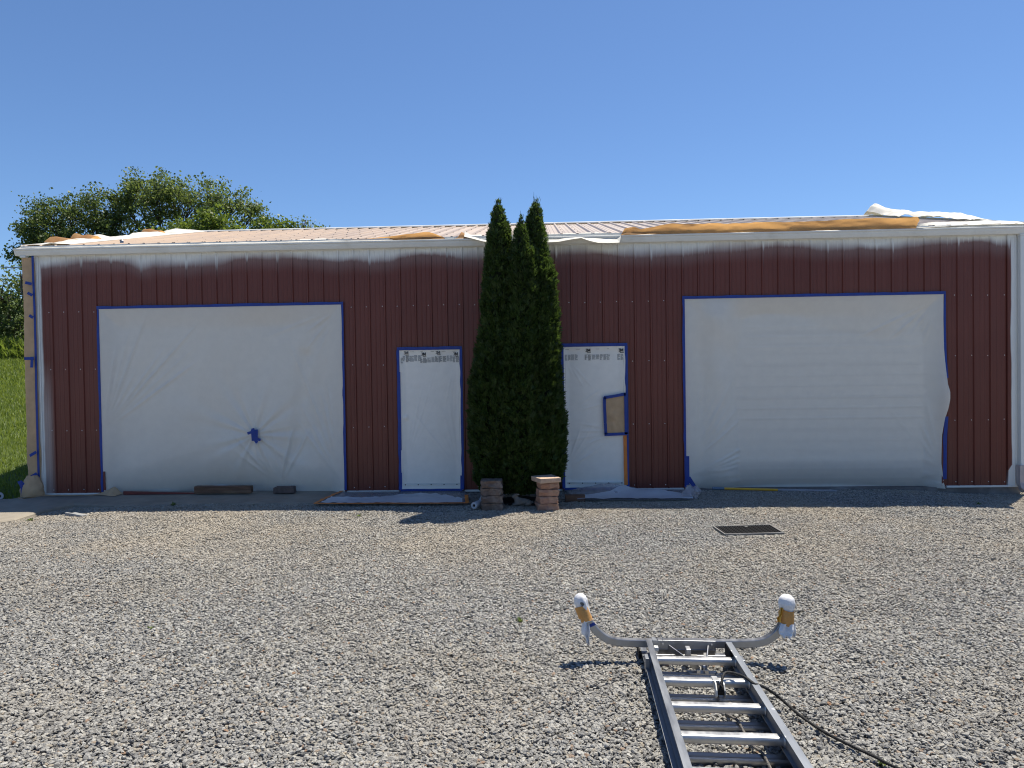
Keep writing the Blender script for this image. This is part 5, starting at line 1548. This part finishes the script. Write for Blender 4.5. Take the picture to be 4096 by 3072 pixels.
# stabilizer: centre channel, two curved arms, braces, bolts with wire clips
sq = [(-.020, -.0215), (.020, -.0215), (.020, .0215), (-.020, .0215)]
stab = G()
stab.box(*[q for a, b in zip(ll(.455, 4.172, -.024), ll(.786, 4.222, .0255)) for q in (a, b)])
stab.hexa([ll(.455, 4.168, -.025), ll(.786, 4.168, -.025), ll(.786, 4.20, -.066), ll(.455, 4.20, -.066), ll(.455, 4.176, -.022), ll(.786, 4.176, -.022), ll(.786, 4.207, -.063), ll(.455, 4.207, -.063)])
stab = stab.build('stabilizer_bar', M['alu'], lad, bevel=.002)
def arm(pts):
    P = np.array(pts); t = np.linspace(0, 1, len(P)); tt = np.linspace(0, 1, 34)
    # smooth path
    c_, n_ = np.interp(tt, t, P[:, 0]), np.interp(tt, t, P[:, 1])
    for _ in range(6):
        c_[1:-1] = (c_[:-2]+2*c_[1:-1]+c_[2:])/4; n_[1:-1] = (n_[:-2]+2*n_[1:-1]+n_[2:])/4
    path = [ll(a, 4.198, b) for a, b in zip(c_, n_)]
    return G().sweep(path, [(-.0205, -.019), (-.017, -.0215), (.017, -.0215), (.0205, -.019), (.0205, .019), (.017, .0215), (-.017, .0215), (-.0205, .019)], (0, 1, 0)).build('stabilizer_arm', M['alu'], lad, True, auto=30)
armL = arm([(.455, .0), (.36, .0), (.25, .001), (.19, .008), (.145, .027), (.10, .062), (.066, .105), (.045, .15), (.03, .19), (.018, .235)])
armR = arm([(.786, .004), (.90, .006), (1.01, .010), (1.06, .020), (1.105, .043), (1.143, .078), (1.172, .12), (1.188, .165), (1.195, .205), (1.198, .25)])
g = G(); g.box(*[q for a, b in zip(ll(.425, 4.168, -.0245), ll(.447, 4.226, .0245)) for q in (a, b)]); g.build('collar', M['alu_dull'], armL)
for c in (.482, .762):
    g = G(); g.tube([ll(c, 4.171, .006), ll(c, 4.160, .006)], .006, 8); g.build('bolt', M['alu_bright'], stab, True, auto=40)
    s = 1 if c > .6 else -1
    g = G(); g.tube([ll(c-.006, 4.162, .0), ll(c-.010, 4.160, .012), ll(c-.002, 4.158, .026), ll(c+.004*s, 4.16, .052 if s < 0 else .012), ll(c+.012*s, 4.165, .07 if s < 0 else -.03), ll(c+.02*s, 4.165, .085 if s < 0 else -.07)], .0014, 5); g.build('wire_clip', M['alu'], stab)
def flat(a, b, w, h, name, par=lad, mat=None):
    return G().bar(ll(*a), ll(*b), w, h).build(name, mat or M['alu'], par, bevel=.001)
flat((.515, 4.170, -.012), (.655, 3.955, -.060), .006, .030, 'brace'); flat((.742, 4.170, -.012), (.690, 3.955, -.060), .006, .030, 'brace')
flat((.725, 4.165, -.040), (.685, 3.95, -.062), .022, .010, 'brace', lad, M['alu_bright'])
G().box(*[q for a, b in zip(ll(.605, 4.09, -.050), ll(.632, 4.150, .004)) for q in (a, b)]).build('clamp', M['alu_bright'], lad, bevel=.003)
G().box(*[q for a, b in zip(ll(.555, 4.23, -.083), ll(.69, 4.275, -.076)) for q in (a, b)]).build('clamp_plate', M['alu_bright'], lad, bevel=.002)
for c in (.572, .675):
    g = G(); g.tube([ll(c, 4.255, -.076), ll(c, 4.255, -.070)], .005, 6); g.build('bolt', M['alu_dull'], lad)
G().hexa([ll(.600, 3.935, -.080), ll(.735, 3.935, -.080), ll(.755, 3.985, -.080), ll(.585, 3.985, -.080), ll(.600, 3.935, -.075), ll(.735, 3.935, -.075), ll(.755, 3.985, -.075), ll(.585, 3.985, -.075)]).build('gusset', M['alu_bright'], lad, bevel=.001)
for c in (.648, .692): G().box(*[q for a, b in zip(ll(c-.010, 3.936, -.076), ll(c+.010, 3.952, -.055)) for q in (a, b)]).build('bolt_plate', M['alu_bright'], lad, bevel=.002)
G().box(*[q for a, b in zip(ll(.428, 4.11, -.02), ll(.452, 4.148, .004)) for q in (a, b)]).build('cleat', M['white_paint'], lad, bevel=.003)
# white cloth tied over the arm ends with orange tape
def bulb(c0, n0, c1, n1, r0, r1, r2, seed, parent, cap=True):
    """cloth sock from (c0,n0) up to the rounded end (c1,n1)"""
    u = np.linspace(0, 1, 22)[:, None]; a = np.linspace(0, 2*np.pi, 33)[None, :]
    rad = np.interp(u, [0, .15, .45, .70, .86, .95, 1], [r0, r0*1.0, r1, r2, r2*.86, r2*.55, .002])
    fold = 1+.07*np.sin(a*7+seed+u*2)*np.clip(1.15-u, 0, 1)+.05*fbm(np.cos(a)*2+seed, np.sin(a)*2, u*3, seed)
    rad = rad*fold
    ax = np.array([c1-c0, 0, n1-n0]); Lx = np.linalg.norm(ax); ax /= Lx
    sd = np.array([ax[2], 0, -ax[0]]); fr_ = np.array([0, 1, 0])
    h = u*Lx
    P = np.array([c0, 4.198, n0])+h[..., None]*ax+(rad*np.cos(a))[..., None]*sd+(rad*np.sin(a)*.95)[..., None]*fr_
    P[:, -1] = P[:, 0]
    P = P-np.array([.63, 4.15, -.135])
    return G().grid(P.transpose(1, 0, 2)).build('cloth_cover', M['white_cloth'], parent, True)
def sleeve(c0, n0, c1, n1, r, seed, parent):
    u = np.linspace(0, 1, 12)[:, None]; a = np.linspace(0, 2*np.pi, 33)[None, :]
    rad = r*(1+.05*np.sin(u*np.pi)+.06*fbm(np.cos(a)*2+seed, np.sin(a)*2, u*6, seed)+.018*np.sin(u*40+np.cos(a)*3)+.05*sstep(.1, 0, u)*np.abs(vnoise(np.cos(a)*4, np.sin(a)*4, 0, seed)))
    ax = np.array([c1-c0, 0, n1-n0]); Lx = np.linalg.norm(ax); ax /= Lx
    sd = np.array([ax[2], 0, -ax[0]]); fr_ = np.array([0, 1, 0])
    tilt = .012*np.cos(a+seed)
    P = np.array([c0, 4.198, n0])+(u*Lx+tilt)[..., None]*ax+(rad*np.cos(a))[..., None]*sd+(rad*np.sin(a))[..., None]*fr_
    P[:, -1] = P[:, 0]
    return G().grid((P-np.array([.63, 4.15, -.135])).transpose(1, 0, 2)).build('tape_wrap', M['tape_tan'], parent, True, auto=60)
M['tape_tan'] = sheet_mat('tan_orange_tape', (.52, .27, .09), .04, .7, .6, 22, .12, spec=.2)
bulb(.040, .12, .000, .285, .034, .034, .041, 1, armL); sleeve(.046, .118, .012, .205, .0365, 2, armL)
bulb(1.190, .115, 1.197, .296, .036, .036, .049, 3, armR); sleeve(1.190, .128, 1.194, .215, .0405, 4, armR)
G().add([ll(.066, 4.174, .092), ll(.098, 4.174, .107), ll(.088, 4.174, .122), ll(.054, 4.174, .107), ll(.064, 4.176, .092), ll(.098, 4.176, .107), ll(.088, 4.176, .122), ll(.054, 4.176, .107)], [(0, 1, 2, 3), (3, 2, 6, 7), (0, 3, 7, 4)]).build('tape_band', M['blue_tape'], armL)
def flap(pts, seed, parent, name='cloth_tail', mat=None):
    """hanging tail of cloth: pts = rows of (c, d, n) left/right"""
    A = np.array([p[0] for p in pts], float); B = np.array([p[1] for p in pts], float)
    t = np.linspace(0, 1, len(A)); tt = np.linspace(0, 1, 14)
    A = np.stack([np.interp(tt, t, A[:, k]) for k in range(3)], -1); B = np.stack([np.interp(tt, t, B[:, k]) for k in range(3)], -1)
    v = np.linspace(0, 1, 10)[None, :, None]
    P = A[:, None]*(1-v)+B[:, None]*v
    P[..., 1] += .010*np.sin(v[..., 0]*9+seed)+.008*fbm(tt[:, None]*4, v[..., 0]*4, 0, seed)
    return G().slab(P-np.array([.63, 4.15, -.135]), .0012).build(name, mat or M['white_cloth'], parent, True, auto=50)
flap([((.020, 4.18, .125), (.058, 4.165, .118)), ((.012, 4.17, .085), (.062, 4.155, .075)), ((.012, 4.17, .05), (.056, 4.16, .04)), ((.034, 4.17, .035), (.056, 4.16, .03)), ((.044, 4.17, -.005), (.058, 4.165, -.01))], 1, armL)
flap([((.065, 4.205, .125), (.085, 4.215, .118)), ((.075, 4.21, .10), (.108, 4.22, .09)), ((.092, 4.22, .075), (.108, 4.22, .07))], 2, armL)
flap([((1.155, 4.165, .135), (1.225, 4.165, .132)), ((1.135, 4.15, .10), (1.222, 4.150, .095)), ((1.137, 4.15, .082), (1.205, 4.145, .070)), ((1.155, 4.15, .062), (1.195, 4.145, .058))], 3, armR)
flap([((1.208, 4.18, .138), (1.236, 4.18, .135)), ((1.205, 4.17, .095), (1.242, 4.18, .095)), ((1.218, 4.17, .055), (1.234, 4.175, .060))], 4, armR)
flap([((1.155, 4.175, .225), (1.168, 4.17, .225)), ((1.146, 4.17, .185), (1.163, 4.165, .18)), ((1.130, 4.165, .168), (1.155, 4.16, .162)), ((1.134, 4.165, .140), (1.152, 4.16, .145))], 5, armR, 'tape_tail', pm('yellow_tape_tail', (.66, .38, .06), .6))
# dark tear in the left cover
g = G(); q = [(-.010, .232), (.004, .243), (.018, .240), (.024, .226), (.012, .216), (-.004, .222)]
g.add([ll(c+.008, 4.155+.010*abs(c-.008)/.02, n) for c, n in q], [tuple(range(6))]).build('tear', pm('grey_rubber_pad', (.09, .095, .10), .7), armL)
# pulley block on the second rung
g = G()
g.box(*[q for a, b in zip(ll(.668, 3.636, -.040), ll(.700, 3.70, .0035)) for q in (a, b)])
g.build('pulley_strap', M['alu_bright'], lad, bevel=.003)
for c0_, m_ in ((.676, M['white_paint']), (.716, M['alu_dull'])):
    g = G()
    sec = [(3.640, .002), (3.612, -.006), (3.590, -.028), (3.585, -.055), (3.612, -.075), (3.640, -.066)]
    g.add([ll(c0_, d, n) for d, n in sec]+[ll(c0_+.006, d, n) for d, n in sec], [tuple(range(6))[::-1], tuple(range(6, 12))]+[(k, (k+1) % 6, 6+(k+1) % 6, 6+k) for k in range(6)])
    g.build('pulley_cheek', m_, lad)
g = G(); g.tube([ll(.683, 3.612, -.034), ll(.715, 3.612, -.034)], .024, 16); g.build('pulley_wheel', M['rubber'], lad, True, auto=40)
# rope: three twisted strands
def rope(pts, r, label, mat, per=.03):
    P = [Vector(p) for p in pts]
    # Catmull-Rom
    S = []
    for i in range(len(P)-1):
        p0, p1, p2, p3 = P[max(i-1, 0)], P[i], P[i+1], P[min(i+2, len(P)-1)]
        m = max(4, int((p2-p1).length/.008))
        for k in range(m):
            t = k/m
            S.append(.5*((2*p1)+(p2-p0)*t+(2*p0-5*p1+4*p2-p3)*t*t+(-p0+3*p1-3*p2+p3)*t**3))
    S.append(P[-1])
    g = G(); d = 0
    off = [[], [], []]
    for i, s in enumerate(S):
        tg = (S[min(i+1, len(S)-1)]-S[max(i-1, 0)]).normalized()
        a = tg.cross(Vector((0, 0, 1)))
        a = a.normalized() if a.length > 1e-3 else Vector((1, 0, 0))
        b = a.cross(tg)
        if i: d += (S[i]-S[i-1]).length
        for k in range(3):
            th_ = 2*math.pi*(d/per+k/3)
            off[k].append(s+(a*math.cos(th_)+b*math.sin(th_))*r*.5)
    for k in range(3): g.tube(off[k], r*.62, 5)
    o = g.build('ladder_rope', mat, None, True); tag(o, label, 'rope'); return o
gz_ = lambda x, y: (x, y, float(ground_z(x, y))+.030)
rope([lworld(.700, 3.600, -.05), lworld(.700, 3.592, -.008), lworld(.712, 3.62, .022), lworld(.735, 3.66, .034), lworld(.775, 3.66, .034), lworld(.82, 3.60, .036), (8.335, -6.90, .195), (8.391, -6.891, .172),
      (8.464, -6.880, .118), (8.520, -6.985, .085), (8.572, -7.140, .085), (8.634, -7.272, .092), (8.693, -7.375, .098), (8.735, -7.462, .103), (8.90, -7.73, .125)], .0078, 'black rope running from the ladder pulley over the right rail onto the gravel', M['rope_black'])
rope([lworld(.688, 3.605, -.06), lworld(.686, 3.59, -.095), lworld(.690, 3.55, -.105), lworld(.704, 3.49, -.10), lworld(.716, 3.42, -.085), lworld(.726, 3.345, -.070), lworld(.738, 3.26, -.090), lworld(.748, 3.14, -.088), lworld(.760, 3.04, -.070),
      lworld(.772, 2.93, -.09), lworld(.785, 2.735, -.070), lworld(.80, 2.45, -.070)], .0065, 'faded grey rope hanging inside the ladder under its rungs', M['rope_grey'])
bpy.context.view_layer.update()
